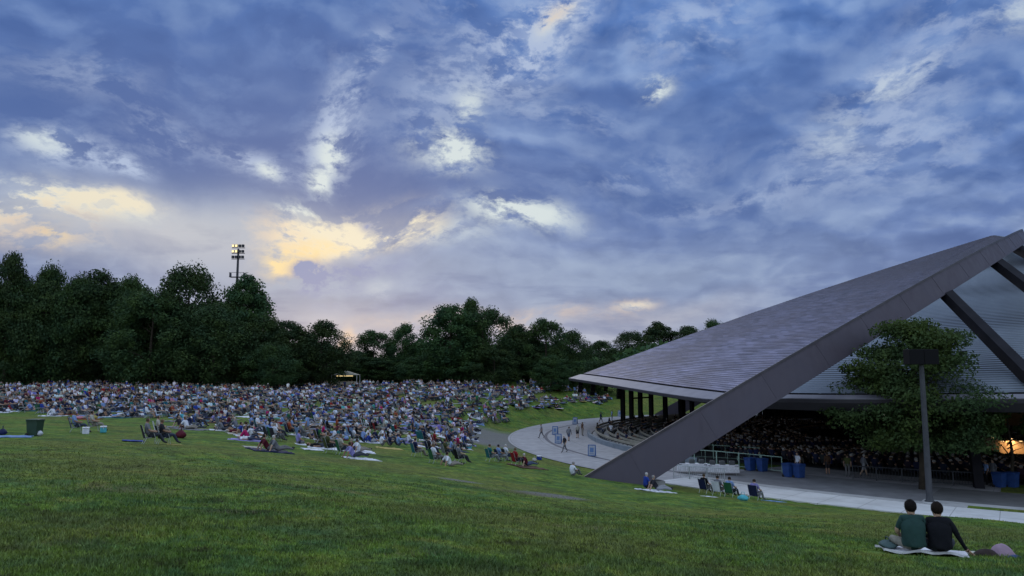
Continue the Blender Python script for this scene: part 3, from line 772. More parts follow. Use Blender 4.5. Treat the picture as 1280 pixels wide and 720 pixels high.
# prototypes measured for a height of 1 unit = 20 m tree
CRP = [crown_mesh('crown', 11 + i, 13 + 2 * (i % 3), 18.2, 20000, .27, M['leaf'], 'round' if i % 2 else 'egg', 95 + 12 * i, .75) for i in range(6)]
TRP = [trunk_mesh('trunk', 31 + i, 17, .38, 6) for i in range(3)]
def tree(x, y, Ht, wid, ci, rz, label, group='trees of the wood behind the lawn', drop=2.2, cat='tree', z=None):
    z = g1(x, y) if z is None else z
    o = empty('broadleaf_tree', (x, y, z), rz); sc = Ht / 20.0
    t = link('trunk', TRP[ci % 3], o); t.scale = (sc, sc, sc)
    c = link('crown', CRP[ci % 6], o, (0, 0, drop * .7 * sc)); c.scale = (sc * wid, sc * wid, sc)
    return tag(o, label, cat, group)
def tree_px(u, vtop, Yd, wpx, ci, label, **k):
    """a tree standing at distance Yd whose top reaches the given sight line"""
    b_ = at(u, 480, Yd); zt = at(u, vtop, Yd).z; z = g1(b_.x, b_.y); Ht = (zt - z) * 1.0
    W = wpx / F_PX * Yd; base = (13 + 2 * ((ci % 6) % 3)) * 1.12 * Ht / 20
    return tree(b_.x, b_.y, Ht, W / base, ci, random.uniform(0, 6.28), label, z=z, **k)
SK = [
 (-40, 340, 150, 100, 0, 'tree cut by the left edge behind the tallest crest'),
 (4, 323, 148, 62, 1, 'highest tree at the left end of the wood'),
 (55, 338, 150, 80, 2, 'tree just right of the highest left end tree'),
 (112, 343, 151, 90, 3, 'round topped tree in the left part of the skyline'),
 (158, 352, 150, 70, 4, 'lower tree between the left crest and the tall spreading tree'),
 (232, 337, 152, 105, 5, 'tall spreading tree left of the floodlight tower'),
 (303, 347, 154, 90, 0, 'tall ragged tree right in front of the floodlight tower'),
 (185, 372, 142, 110, 1, 'mid green tree bulging forward below the tall spreading tree'),
 (265, 385, 141, 110, 2, 'dark tree standing forward below the floodlight tower'),
 (358, 404, 146, 70, 3, 'smaller tree right of the tower, first of the lower pair'),
 (402, 405, 146, 74, 4, 'domed tree just left of the gap in the skyline'),
 (340, 432, 139, 70, 5, 'low bushy tree filling the foot of the wood below the pair'),
 (466, 416, 166, 62, 1, 'light crowned tree just right of the skyline gap'),
 (506, 408, 168, 60, 2, 'ragged tree between the gap and the large middle tree'),
 (447, 440, 160, 46, 0, 'low tree beside the skyline gap'),
 (562, 384, 160, 84, 3, 'largest dark tree in the middle of the skyline, left half'),
 (604, 388, 162, 86, 5, 'dark tree merging into the right of the largest middle tree'),
 (588, 378, 166, 50, 4, 'narrow topped tree showing above the middle crowns'),
 (648, 408, 166, 66, 0, 'tree right of the largest middle tree'),
 (682, 402, 164, 62, 1, 'round topped tree left of the roof tip'),
 (716, 416, 172, 60, 2, 'sloping topped tree nearest above the roof tip'),
 (689, 446, 152, 44, 3, 'small lighter tree standing forward beside the roof tip'),
 (752, 428, 205, 60, 4, 'low distant tree behind the left end of the roof'),
 (790, 416, 215, 60, 5, 'distant tree behind the roof, left of its higher neighbour'),
 (825, 404, 225, 62, 0, 'highest distant tree behind the roof slope'),
 (862, 410, 235, 50, 1, 'distant tree behind the roof just right of the highest one'),
 (893, 403, 240, 56, 2, 'last distant tree visible above the roof slope'),
 (930, 405, 245, 50, 3, 'distant tree almost hidden by the roof slope')]
for s_ in SK: tree_px(*s_[:5], s_[5])
for i, u in enumerate(range(-30, 760, 34)):
    vt = float(np.interp(u, [-30, 150, 330, 350, 430, 445, 540, 640, 760], [385, 395, 400, 432, 436, 452, 430, 436, 446]))
    tree_px(u + random.uniform(-8, 8), vt + random.uniform(-5, 12), (146 if u < 400 else 158) + random.uniform(-2, 8), 64, i, 'dark lower tree filling the wood edge behind the crowd', drop=.4, group='lower trees filling the wood edge')
for i, u in enumerate(range(-20, 330, 38)):
    tree_px(u + random.uniform(-8, 8), float(np.interp(u, [0, 100, 180, 330], [350, 350, 357, 390])) + random.uniform(-5, 8), 150 + random.uniform(-2, 3), 82, i + 2, 'broad dark tree merged into the left part of the wood', drop=.6, group='broad trees merged in the left wood')
# the wood behind them, one mass
rg = np.random.default_rng(5); vs = []; cs = []
n = 88000; uu = rg.random(n) * 2300 - 150; dd = 172 + rg.random(n) * 110
vt = np.interp(uu, [-150, 0, 100, 200, 300, 345, 430, 445, 520, 590, 700, 760, 900, 1350], [370, 372, 378, 382, 392, 430, 446, 452, 440, 425, 440, 446, 430, 440])
xx = (uu - CX) / F_PX * dd; gz = G(xx, dd); top = EYE + (HOR - vt) / F_PX * dd; top = top + 1.5 * np.sin(xx * .21) + 1.2 * np.sin(xx * .47 + dd * .1)
hh = gz + (top - gz) * rg.random(n) ** .8
d = rg.normal(size=(n, 3)); d /= np.linalg.norm(d, axis=1)[:, None]; a = np.cross(d, rg.normal(size=(n, 3))); a /= np.linalg.norm(a, axis=1)[:, None]; bq = np.cross(d, a)
pos = np.stack([xx, dd, hh], -1); s = (.5 + .6 * rg.random(n))[:, None]
v = np.stack([pos - a * s, pos - bq * s * .6, pos + a * s, pos + bq * s * .6], 1); col = np.ones((n, 4, 4)); col[:, :, 0] = rg.random(n)[:, None]
me = mesh_np('forest', v.reshape(-1, 3), np.arange(n * 4).reshape(-1, 4), M['leaf'], col.reshape(-1, 4))
tag(link('forest', me), 'dark mass of woodland behind the front trees', 'forest', kind='stuff')
# near tree beside the lamp
p = at(1152, 600, 53); TN = Vector((p.x, p.y, ZP))
o = empty('broadleaf_tree', TN); tm = trunk_mesh('trunk', 77, 10.2, .22, 3.6); link('trunk', tm, o)
cm = crown_mesh('crown', 98, 10.4, 8.5, 52000, .115, M['leafnear'], 'dome', 150, .34); link('crown', cm, o, (0, 0, 2.95))
tag(o, 'leafy green tree in front of the pavilion, behind the lamp post', 'tree')
p = at(1262, 600, 55)
o = empty('broadleaf_tree', (p.x, p.y, ZP)); tm = trunk_mesh('trunk', 78, 5.2, .12, 2.0); link('trunk', tm, o)
cm = crown_mesh('crown', 99, 4.6, 2.9, 6000, .14, M['leafnear'], 'round', 30, .55); link('crown', cm, o, (0, 0, 3.6))
tag(o, 'small low tree at the right edge in front of the stage glow', 'tree')

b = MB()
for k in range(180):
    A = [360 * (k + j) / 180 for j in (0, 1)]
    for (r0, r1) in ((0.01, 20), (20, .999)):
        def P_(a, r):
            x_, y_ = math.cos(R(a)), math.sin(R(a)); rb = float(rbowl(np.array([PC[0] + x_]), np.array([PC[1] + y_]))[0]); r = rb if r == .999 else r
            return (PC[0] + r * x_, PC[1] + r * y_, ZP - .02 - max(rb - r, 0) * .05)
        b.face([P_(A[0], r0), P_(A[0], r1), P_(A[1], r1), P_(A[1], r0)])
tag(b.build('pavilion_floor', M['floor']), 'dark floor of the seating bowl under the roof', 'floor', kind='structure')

# ------------------------------------------------------------------ people
L, RR = 1, -1
def skel(pose):
    """joints {name: (x, y, z, radius)}, bones [(a, b, kind)]; the figure looks along +x, ground or seat foot at z = 0"""
    J = {}; B = []
    def torso(pel, che, neck, head, face=(1, 0, 0), top_r=.095):
        pel, che, neck, head = map(Vector, (pel, che, neck, head)); J['pelvis'] = (*pel, .155)
        m = pel.lerp(che, .5); J['belly'] = (*m, .15); J['chest'] = (*che, .155); J['neck'] = (*neck, .062)
        up = (head - neck).normalized(); f = Vector(face)
        J['jaw'] = (*(neck.lerp(head, .42) + f * .025), .078); J['skull'] = (*head, .108); J['crown'] = (*(head + up * .085 - f * .012), .066)
        for a, b, k in (('pelvis', 'belly', 'shirt'), ('belly', 'chest', 'shirt'), ('chest', 'neck', 'shirt'), ('neck', 'jaw', 'skin'), ('jaw', 'skull', 'head'), ('skull', 'crown', 'hair')): B.append((a, b, k))
    def arm(s, sh, el, wr, ha):
        J['sh%d' % s] = (*sh, .078); J['el%d' % s] = (*el, .050); J['wr%d' % s] = (*wr, .034); J['ha%d' % s] = (*ha, .040)
        q = Vector(wr).lerp(Vector(ha), 1.75); J['fi%d' % s] = (*q, .022)
        mid = Vector(sh).lerp(Vector(el), .75); J['sl%d' % s] = (*mid, .056)
        B.extend([('chest', 'sh%d' % s, 'shirt'), ('sh%d' % s, 'sl%d' % s, 'shirt'), ('sl%d' % s, 'el%d' % s, 'arm'), ('el%d' % s, 'wr%d' % s, 'arm'), ('wr%d' % s, 'ha%d' % s, 'skin'), ('ha%d' % s, 'fi%d' % s, 'skin')])
    def leg(s, hi, kn, an, to):
        J['hi%d' % s] = (*hi, .112); J['kn%d' % s] = (*kn, .072); J['an%d' % s] = (*an, .047); J['to%d' % s] = (*to, .040)
        ca = Vector(kn).lerp(Vector(an), .35); J['ca%d' % s] = (*ca, .064)
        B.extend([('pelvis', 'hi%d' % s, 'pants'), ('hi%d' % s, 'kn%d' % s, 'pants'), ('kn%d' % s, 'ca%d' % s, 'shin'), ('ca%d' % s, 'an%d' % s, 'shin'), ('an%d' % s, 'to%d' % s, 'shoe')])
    if pose == 'chair':       # seat at .30 (low lawn chair)
        torso((-.06, 0, .44), (-.16, 0, .80), (-.17, 0, 1.00), (-.13, 0, 1.16))
        for s in (1, -1):
            arm(s, (-.15, .19 * s, .92), (-.06, .29 * s, .66), (.17, .24 * s, .60), (.25, .21 * s, .60)); leg(s, (.02, .10 * s, .40), (.42, .14 * s, .46), (.62, .13 * s, .09), (.77, .15 * s, .04))
    elif pose == 'knees':
        torso((0, 0, .13), (.04, 0, .50), (.08, 0, .68), (.12, 0, .85))
        for s in (1, -1):
            arm(s, (.05, .19 * s, .60), (.18, .27 * s, .38), (.38, .14 * s, .40), (.45, .07 * s, .38)); leg(s, (.06, .10 * s, .12), (.42, .15 * s, .45), (.62, .12 * s, .08), (.77, .14 * s, .04))
    elif pose == 'cross':
        torso((0, 0, .13), (.02, 0, .50), (.05, 0, .68), (.08, 0, .85))
        for s in (1, -1):
            arm(s, (.03, .19 * s, .60), (.12, .27 * s, .36), (.30, .16 * s, .24), (.37, .12 * s, .22)); leg(s, (.05, .12 * s, .11), (.34, .34 * s, .17), (.36, -.04 * s, .08), (.42, -.16 * s, .06))
    elif pose == 'lean':      # sitting back on the hands, legs stretched out
        torso((0, 0, .13), (-.16, 0, .46), (-.20, 0, .63), (-.19, 0, .80))
        for s in (1, -1):
            arm(s, (-.19, .19 * s, .55), (-.36, .27 * s, .32), (-.45, .30 * s, .07), (-.50, .32 * s, .035)); leg(s, (.06, .10 * s, .12), (.46, .13 * s, .24 if s > 0 else .17), (.86, .12 * s, .08), (.92, .14 * s, .20))
    elif pose == 'lie':
        torso((0, 0, .13), (-.40, 0, .17), (-.60, 0, .18), (-.77, 0, .22), (0, 0, 1))
        for s in (1, -1):
            arm(s, (-.50, .20 * s, .15), (-.28, .32 * s, .10), (-.05, .30 * s, .12), (.03, .27 * s, .11)); leg(s, (.08, .10 * s, .13), (.46, .12 * s, .38 if s > 0 else .14), (.72 if s > 0 else .88, .12 * s, .07), (.84 if s > 0 else .93, .14 * s, .05 if s > 0 else .20))
    elif pose == 'stand':
        torso((0, 0, .95), (0, 0, 1.30), (.01, 0, 1.48), (.03, 0, 1.64))
        for s in (1, -1):
            arm(s, (0, .19 * s, 1.40), (-.02, .25 * s, 1.13), (.06, .25 * s, .89), (.08, .25 * s, .81)); leg(s, (0, .10 * s, .92), (.02, .11 * s, .50), (-.02, .11 * s, .08), (.15, .13 * s, .035))
    elif pose == 'walk':
        torso((0, 0, .93), (.02, 0, 1.28), (.04, 0, 1.46), (.07, 0, 1.62))
        for s in (1, -1):
            arm(s, (.02, .19 * s, 1.38), (-.10 * s, .25 * s, 1.12), (-.10 * s + .12, .24 * s, .90), (-.08 * s + .16, .24 * s, .83)); leg(s, (0, .10 * s, .90), (.16 * s + .04, .11 * s, .50), (.30 if s > 0 else -.34, .10 * s, .09 if s > 0 else .14), (.47 if s > 0 else -.20, .12 * s, .05))
    return J, B
def grow(name, J, B, mats, kinds, sub=1, extra=None):
    names = list(J); ix = {n: i for i, n in enumerate(names)}
    me = bpy.data.meshes.new(name + '_sk'); me.from_pydata([J[n][:3] for n in names], [(ix[a], ix[b]) for a, b, k in B], [])
    o = bpy.data.objects.new(name + '_sk', me); COL.objects.link(o)
    o.modifiers.new('s', 'SKIN').use_smooth_shade = True
    for i, n in enumerate(names):
        sv = me.skin_vertices[0].data[i]; sv.radius = (J[n][3] * 1.06,) * 2; sv.use_root = (n == 'pelvis')
    if sub:
        m = o.modifiers.new('u', 'SUBSURF'); m.levels = sub; m.render_levels = sub
    dg = bpy.context.evaluated_depsgraph_get(); dg.update(); ev = o.evaluated_get(dg); out = bpy.data.meshes.new_from_object(ev); out.name = name
    bpy.data.objects.remove(o); bpy.data.meshes.remove(me)
    n = len(out.polygons); cen = np.zeros(n * 3); out.polygons.foreach_get('center', cen); cen = cen.reshape(-1, 3)
    best = np.full(n, 1e9); lab = np.zeros(n, int); order = list(kinds)
    for a, b, k in B:
        A, Bv = np.array(J[a][:3]), np.array(J[b][:3]); d = Bv - A; t = np.clip(((cen - A) @ d) / (d @ d + 1e-9), 0, 1)
        rr = J[a][3] + (J[b][3] - J[a][3]) * t; ds = np.linalg.norm(cen - (A + t[:, None] * d), axis=1) - rr
        w_ = ds < best; best[w_] = ds[w_]
        lab[w_] = order.index(k)
    kind_of = np.array(order)[lab]
    # the hair covers the back and top of the skull
    hd = np.array(J['skull'][:3]); cr = np.array(J['crown'][:3]); up = (cr - hd) / np.linalg.norm(cr - hd); fw = np.array(J['jaw'][:3]) - np.array(J['neck'][:3]); fw = fw - up * (fw @ up); fw /= np.linalg.norm(fw) + 1e-9
    rel = cen - hd; hk = (rel @ fw < .035 - .35 * np.minimum(rel @ up, 0) * 0) & ((rel @ up) > -.085)
    m_ = np.isin(kind_of, ['head', 'hair']); 
    kind_of = np.where(m_ & (hk | (rel @ up > .065)), 'hair', np.where(m_, 'skin', kind_of))
    out.materials.clear()
    for m in mats: out.materials.append(m)
    out.polygons.foreach_set('material_index', np.array([kinds[k] for k in kind_of], np.int32)); out.polygons.foreach_set('use_smooth', np.ones(n, bool)); out.update()
    return out, kind_of
PMATS = [M['skin'], M['cloth'], M['pants'], M['hair'], M['rubber']]
KM = dict(skin=0, head=0, shirt=1, arm=0, pants=2, shin=2, hair=3, shoe=4)
KM2 = dict(KM, arm=1, shin=0)     # long sleeves and shorts
POSES = ['chair', 'knees', 'cross', 'lean', 'lie', 'stand', 'walk']
BODY = {}; LOW = {}
for p_ in POSES:
    J, B = skel(p_)
    BODY[p_] = [grow('person', J, B, PMATS, KM, 1)[0], grow('person', J, B, PMATS, KM2, 1)[0]]
    BODY[p_ + '_hi'] = [grow('person', J, B, PMATS, KM, 2)[0]]
    lo, kk = grow('low', J, B, PMATS, KM, 0)
    V_ = np.zeros(len(lo.vertices) * 3); lo.vertices.foreach_get('co', V_); V_ = V_.reshape(-1, 3)
    Fq = []; Kq = []
    for f, k in zip(lo.polygons, kk):
        vv = list(f.vertices); Fq.append(vv if len(vv) == 4 else [vv[0], vv[1], vv[2], vv[2]] if len(vv) == 3 else vv[:4]); Kq.append(KM[k])
    LOW[p_] = (V_, [tuple(q) for q in Fq], Kq); bpy.data.meshes.remove(lo)

COLS = {'white': (205,208,220), 'pale blue': (120,145,190), 'navy': (28,36,70), 'grey': (110,112,120), 'charcoal': (42,42,50), 'black': (18,18,22), 'teal': (36,96,104),
        'lavender': (130,125,180), 'cream': (165,162,155), 'red': (130,30,36), 'maroon': (80,24,38), 'royal blue': (36,60,140), 'olive': (70,74,44), 'pink': (180,120,135),
        'brown': (80,58,46), 'magenta': (160,30,90), 'turquoise': (80,165,180), 'green': (40,90,60), 'orange': (140,70,45), 'yellow': (160,145,85)}
SC = ['white'] * 14 + ['pale blue'] * 9 + ['navy'] * 8 + ['grey'] * 8 + ['charcoal'] * 6 + ['black'] * 5 + ['teal'] * 3 + ['lavender'] * 3 + ['white'] * 6 + ['navy'] * 5 + ['pale blue'] * 3 + ['cream'] * 3 + ['red', 'red', 'maroon', 'maroon', 'royal blue', 'royal blue', 'royal blue', 'olive', 'pink', 'brown', 'magenta', 'turquoise', 'green', 'orange']
CC = ['navy', 'navy', 'navy', 'royal blue', 'charcoal', 'charcoal', 'grey', 'green', 'teal', 'red', 'maroon', 'black', 'white', 'olive', 'pale blue']
BC = ['white', 'white', 'white', 'white', 'white', 'white', 'white', 'white', 'white', 'pale blue', 'pale blue', 'pale blue', 'pale blue', 'grey', 'lavender', 'cream', 'grey', 'navy', 'lavender', 'teal', 'red', 'brown', 'green', 'yellow', 'turquoise', 'orange']
rgb = lambda c: srgb(*COLS[c])

# ------------------------------------------------------------------ lawn chair, blanket, cooler, bag
def chair_proto():
    o = empty('folding_chair'); 
    b = MB(); b.face([(-.22, -.25, .30), (.24, -.25, .34), (.24, .25, .34), (-.22, .25, .30)]); b.face([(-.22, .25, .28), (.24, .25, .32), (.24, -.25, .32), (-.22, -.25, .28)])
    b.face([(.24, -.25, .34), (.24, -.25, .32), (.24, .25, .32), (.24, .25, .34)]); b.build('seat', M['fabric'], o)
    b = MB(); n = 5
    for k in range(n):
        y0, y1 = -.26 + .52 * k / n, -.26 + .52 * (k + 1) / n; f = lambda y: -.05 * (1 - (y / .26) ** 2)
        for off in (0, -.02):
            q = [(-.22 + f(y0) + off, y0, .30), (-.22 + f(y1) + off, y1, .30), (-.40 + f(y1) + off, y1, .92), (-.40 + f(y0) + off, y0, .92)]; b.face(q if off == 0 else q[::-1])
    b.build('backrest', M['fabric'], o)
    for s in (1, -1):
        for pts in (((.26, .27 * s, 0), (.20, .27 * s, .34), (.12, .27 * s, .56)), ((-.32, .27 * s, 0), (-.18, .27 * s, .30), (.05, .27 * s, .34))):
            b = MB(); b.tube(pts, .013, 5); b.build('leg', M['rail'], o)
        b = MB(); b.tube([(-.30, .27 * s, .54), (.0, .29 * s, .57), (.20, .27 * s, .55)], .024, 6); b.build('armrest', M['dark_steel'], o)
    for s in (1, -1):
        b = MB(); b.tube([(-.20, .27 * s, .28), (-.41, .27 * s, .93)], .013, 5); b.build('back_frame', M['rail'], o)
    return o
def chair_joined():
    b = MB()
    b.box((.01, 0, .32), (.46, .50, .03), 0, Matrix.Rotation(-.08, 3, 'Y')); b.box((-.32, 0, .61), (.03, .52, .64), 0, Matrix.Rotation(-.28, 3, 'Y'))
    for s in (1, -1):
        b.tube([(.26, .27 * s, 0), (.16, .27 * s, .45)], .015, 4, 1); b.tube([(-.32, .27 * s, 0), (.1, .27 * s, .36)], .015, 4, 1); b.box((-.06, .28 * s, .56), (.46, .05, .03), 1)
    return b
CHAIR = chair_proto(); COL.objects.unlink(CHAIR)
for c_ in CHAIR.children: COL.objects.unlink(c_)
CJB = chair_joined(); CHAIRMESH = CJB.mesh('folding_chair', [M['fabric'], M['rail']])
def blanket_mb(w_, l_, seed, n=9, hgt=.012):
    r_ = random.Random(seed); b = MB(); ph = [r_.uniform(0, 6) for _ in range(6)]
    def P(i, j, t):
        x, y = (i / n - .5) * l_, (j / n - .5) * w_
        x += .05 * math.sin(y * 3 + ph[0]); y += .05 * math.sin(x * 2.6 + ph[1])
        z = .03 + .018 * math.sin(x * 5 + ph[2]) * math.sin(y * 6 + ph[3]) + .01 * math.sin(x * 11 + y * 7 + ph[4])
        if i in (0, n) or j in (0, n): z += .012 * math.sin((x + y) * 9 + ph[5])
        return (x, y, z + t)
    for i in range(n):
        for j in range(n): b.face([P(i, j, hgt), P(i + 1, j, hgt), P(i + 1, j + 1, hgt), P(i, j + 1, hgt)])
    for k in range(n):
        for (a, c) in (((k, 0), (k + 1, 0)), ((k + 1, n), (k, n)), ((0, k + 1), (0, k)), ((n, k), (n, k + 1))):
            b.face([P(*a, -.03), P(*c, -.03), P(*c, hgt), P(*a, hgt)])
    return b
BLM = [blanket_mb(1.5 + .25 * i, 1.9 + .2 * (i % 2), i).mesh('picnic_blanket', M['fabric'], True) for i in range(4)]
def cooler_proto():
    o = empty('cooler'); b = MB(); b.box((0, 0, .17), (.34, .52, .30), 0, None, .03); b.build('body', M['fabric'], o)
    b = MB(); b.box((0, 0, .36), (.36, .54, .07), 0, None, .02); b.build('lid', M['white'], o)
    b = MB(); b.tube([(0, -.28, .22), (0, -.30, .40), (0, .30, .40), (0, .28, .22)], .014, 5); b.build('handle', M['alu'], o); return o
COOLER = cooler_proto(); COL.objects.unlink(COOLER)
for c_ in COOLER.children: COL.objects.unlink(c_)
def bag_mb(seed=0):
    r_ = random.Random(seed); b = MB(); n, k = 12, 7; i0 = 0
    for a in range(k + 1):
        t = a / k; z = .02 + .30 * t; w_ = (.26 * math.sin(math.pi * (.22 + .68 * t))) 
        for j in range(n):
            an = 2 * math.pi * j / n; rr = w_ * (1 + .10 * math.sin(an * 3 + a) + r_.uniform(-.04, .04)); b.v.append((rr * .75 * math.cos(an), rr * 1.2 * math.sin(an), z))
    for a in range(k):
        for j in range(n): b.f.append((a * n + j, a * n + (j + 1) % n, (a + 1) * n + (j + 1) % n, (a + 1) * n + j)); b.m.append(0)
    b.f.append(tuple(k * n + j for j in range(n))); b.m.append(0); b.f.append(tuple(range(n))[::-1]); b.m.append(0)
    b.tube([(0, -.12, .28), (0, -.08, .46), (0, .08, .46), (0, .12, .28)], .014, 5, 0)
    return b
BAGM = bag_mb().mesh('tote_bag', M['fabric'], True)

# ------------------------------------------------------------------ the audience on the lawn
STAGE = (66.0, 91.0)
items = []     # every item: dict(k=kind, x, y, rz, c=colour name, pose, label, hand)
def face_stage(x, y): return math.atan2(STAGE[1] - y, STAGE[0] - x)
def put(k, x, y, rz, c, pose=None, label=None, up=0.0, s=1.0, cat=None, pr_=0):
    items.append(dict(k=k, x=x, y=y, rz=rz, c=c, pose=pose, label=label, up=up, s=s, pr=pr_))
def here(u, v, k, c, label, rz=None, pose=None, dx=0, dy=0, s=1.0, up=0.0):
    p = hit(u, v); x, y = p.x + dx, p.y + dy
    put(k, x, y, face_stage(x, y) if rz is None else R(rz), c, pose, label, up, s, pr_=1); return x, y
def seated(u, v, chair, shirt, lc, lp, rz=None, pose='chair'):
    x, y = here(u, v, 'chair', chair, lc, rz)
    put('person', x, y, (face_stage(x, y) if rz is None else R(rz)), shirt, pose, lp, pr_=1)
# groups one can point at in the photograph
here(12, 546, 'blanket', 'pale blue', 'blue and white blanket alone on the grass at the left edge')
here(3, 545, 'bag', 'navy', 'dark bag on the blue blanket at the left edge', up=.04)
here(48, 545, 'bag', 'white', 'white bundle on the grass in front of the green bin')
seated(95, 541, 'navy', 'pale blue', 'navy chair beside the white cooler, apart from the crowd', 'person in pale blue top in the navy chair beside the white cooler')
seated(117, 539, 'grey', 'cream', 'grey chair between the white and the blue cooler', 'person in cream top between the white and the blue cooler')
here(107, 543, 'cooler', 'white', 'white cooler on the grass in front of the left pair'); here(129, 541, 'cooler', 'turquoise', 'light blue cooler right of the left pair of chairs')
here(166, 551, 'blanket', 'royal blue', 'small bright blue mat left of the group with the maroon bag', s=.5)
seated(187, 555, 'charcoal', 'grey', 'dark chair beside the blue mat', 'person in grey top nearest the blue mat')
seated(205, 555, 'black', 'charcoal', 'black chair in the middle of the group with the maroon bag', 'dark topped person in the middle of the group with the maroon bag')
seated(200, 546, 'white', 'cream', 'white framed chair behind the black chair', 'person in cream top sitting behind the black chair')
here(226, 548, 'bag', 'maroon', 'large maroon bag right of the white framed chair', s=1.5); here(218, 556, 'blanket', 'yellow', 'small yellow cloth on the grass below the maroon bag', s=.35)
here(338, 564, 'blanket', 'navy', 'navy blanket under two people leaning back')
x, y = here(334, 564, 'person', 'maroon', 'person in maroon top leaning back on the navy blanket', pose='lean', up=.04); here(346, 565, 'person', 'grey', 'person in grey top leaning back on the navy blanket', pose='lean', up=.04)
here(316, 559, 'blanket', 'cream', 'cream cloth left of the navy blanket', s=.5)
here(372, 555, 'person', 'lavender', 'person in lavender top sitting left of the white oval cloth', pose='cross'); here(382, 556, 'blanket', 'white', 'white oval cloth right of the lavender topped person', s=.7)
here(391, 562, 'blanket', 'white', 'small white cloth near the front of the crowd', s=.6)
here(452, 574, 'blanket', 'white', 'white blanket furthest down the slope under a lying person'); here(441, 573, 'person', 'lavender', 'person in lavender top lying on the white blanket', pose='lean', up=.05)
seated(428, 569, 'green', 'cream', 'green chair behind the lying person', 'person in cream top in the green chair'); seated(412, 566, 'olive', 'olive', 'olive chair left of the green chair', 'person in olive top left of the green chair')
here(487, 561, 'blanket', 'yellow', 'yellow edged blanket under three people'); 
for q, (u, c, t) in enumerate(((476, 'white', 'left'), (486, 'navy', 'middle'), (497, 'pale blue', 'right'))): here(u, 558, 'person', c, f'{c} topped person on the yellow blanket, {t} of three', pose='knees', up=.04)
seated(521, 571, 'teal', 'navy', 'teal chair left of the group with the magenta top', 'person in navy top in the teal chair left of the magenta one')
seated(538, 568, 'navy', 'charcoal', 'navy chair behind the pale green chair', 'dark topped person in the navy chair behind the pale green one')
seated(544, 580, 'green', 'white', 'pale green chair lowest on the slope', 'person in white top in the lowest green chair')
seated(558, 571, 'grey', 'olive', 'grey chair beside the magenta topped person', 'person in olive top beside the magenta one')
seated(575, 579, 'black', 'grey', 'black chair with a reclining person', 'grey topped person reclining in the black chair')
here(562, 583, 'person', 'white', 'person in white top leaning back on the grass between two chairs', pose='lean')
seated(574, 562, 'magenta', 'magenta', 'magenta chair in the front group', 'person in bright magenta top'); seated(545, 557, 'red', 'red', 'red chair behind the navy chair', 'person in red top behind the navy chair')
seated(583, 558, 'royal blue', 'royal blue', 'blue chair right behind the magenta one', 'person in royal blue top right of the magenta one')
seated(614, 577, 'teal', 'teal', 'teal chair, leftmost of the row nearest the plaza', 'person in teal top, leftmost of the row nearest the plaza')
seated(625, 577, 'navy', 'pale blue', 'navy chair second in the row nearest the plaza', 'person in pale blue top, second in the row nearest the plaza')
seated(634, 576, 'charcoal', 'white', 'charcoal chair left of the red chair', 'person in white top left of the red chair')
seated(646, 582, 'red', 'red', 'bright red chair in the row nearest the plaza', 'person in red top in the bright red chair')
here(660, 584, 'blanket', 'brown', 'brown blanket right of the bright red chair'); here(658, 583, 'person', 'maroon', 'person in maroon top leaning back right of the red chair', pose='lean', up=.04)
here(674, 575, 'cooler', 'royal blue', 'blue cooler at the right end of the row nearest the plaza'); here(668, 577, 'bag', 'cream', 'cream bag beside the blue cooler')
here(715, 595, 'person', 'white', 'person in white top crouched alone beside the arch foot', pose='knees')
here(820, 614, 'blanket', 'white', 'white cloth under two people beside the arch foot', s=.8)
here(807, 611, 'person', 'royal blue', 'person in royal blue top sitting upright right of the arch foot', pose='cross', up=.04, rz=20); here(821, 614, 'person', 'charcoal', 'dark topped person leaning back right of the arch foot', pose='lean', up=.04, rz=0)
seated(882, 617, 'navy', 'black', 'navy chair, leftmost of four by the sidewalk', 'black topped person, leftmost of four by the sidewalk')
seated(899, 620, 'white', 'grey', 'white chair, second of four by the sidewalk', 'grey topped person, second of four by the sidewalk')
seated(914, 622, 'green', 'pale blue', 'green chair, third of four by the sidewalk', 'pale blue topped person, third of four by the sidewalk')
seated(945, 626, 'navy', 'lavender', 'navy chair, rightmost of four by the sidewalk', 'lavender topped person, rightmost of four by the sidewalk')
here(929, 626, 'bag', 'turquoise', 'turquoise bag between the green chair and the last navy chair'); here(968, 627, 'blanket', 'pale blue', 'pale blue blanket right of the last navy chair', s=.7)
here(887, 621, 'blanket', 'white', 'small white cloth before the leftmost sidewalk chair', s=.4)

RC = random.Random(12)
vb_u = [-60, 0, 60, 100, 150, 200, 240, 300, 340, 400, 450, 500, 520, 560, 585, 600, 650, 700, 730, 760]
vb_v = [516, 518, 521, 526, 529, 531, 545, 551, 556, 560, 566, 570, 571, 570, 556, 536, 524, 518, 515, 505]
vt_u = [-60, 640, 690, 735, 760]; vt_v = [480.5, 480.5, 482, 492, 498]
def fb(x, y):
    return math.sin(x * .19 + 1.3 * math.sin(y * .13)) * math.sin(y * .17 + 1.1 * math.sin(x * .11 + 2)) 
grid = {}
def free(x, y, r):
    i, j = int(x // 2), int(y // 2)
    for a in range(i - 2, i + 3):
        for b_ in range(j - 2, j + 3):
            for (px_, py_, pr2) in grid.get((a, b_), ()):
                if math.hypot(px_ - x, py_ - y) < max(r, pr2): return False
    return True
def take(x, y, r): grid.setdefault((int(x // 2), int(y // 2)), []).append((x, y, r))
for it in items: take(it['x'], it['y'], 1.5)
cand = []
xs = np.array([RC.uniform(-120, 24) for _ in range(60000)]); ys = np.array([RC.uniform(30, 160) for _ in range(60000)])
zs = G(xs, ys); us, vs2 = proj(xs, ys, zs)
lo_ = np.interp(us, vb_u, vb_v); hi_ = np.interp(us, vt_u, vt_v)
ok = (us > -60) & (us < 760) & (vs2 < lo_) & (vs2 > hi_) & (np.hypot(xs - PC[0], ys - PC[1]) > 63.8) & (ys < 158)
NPEO = 0
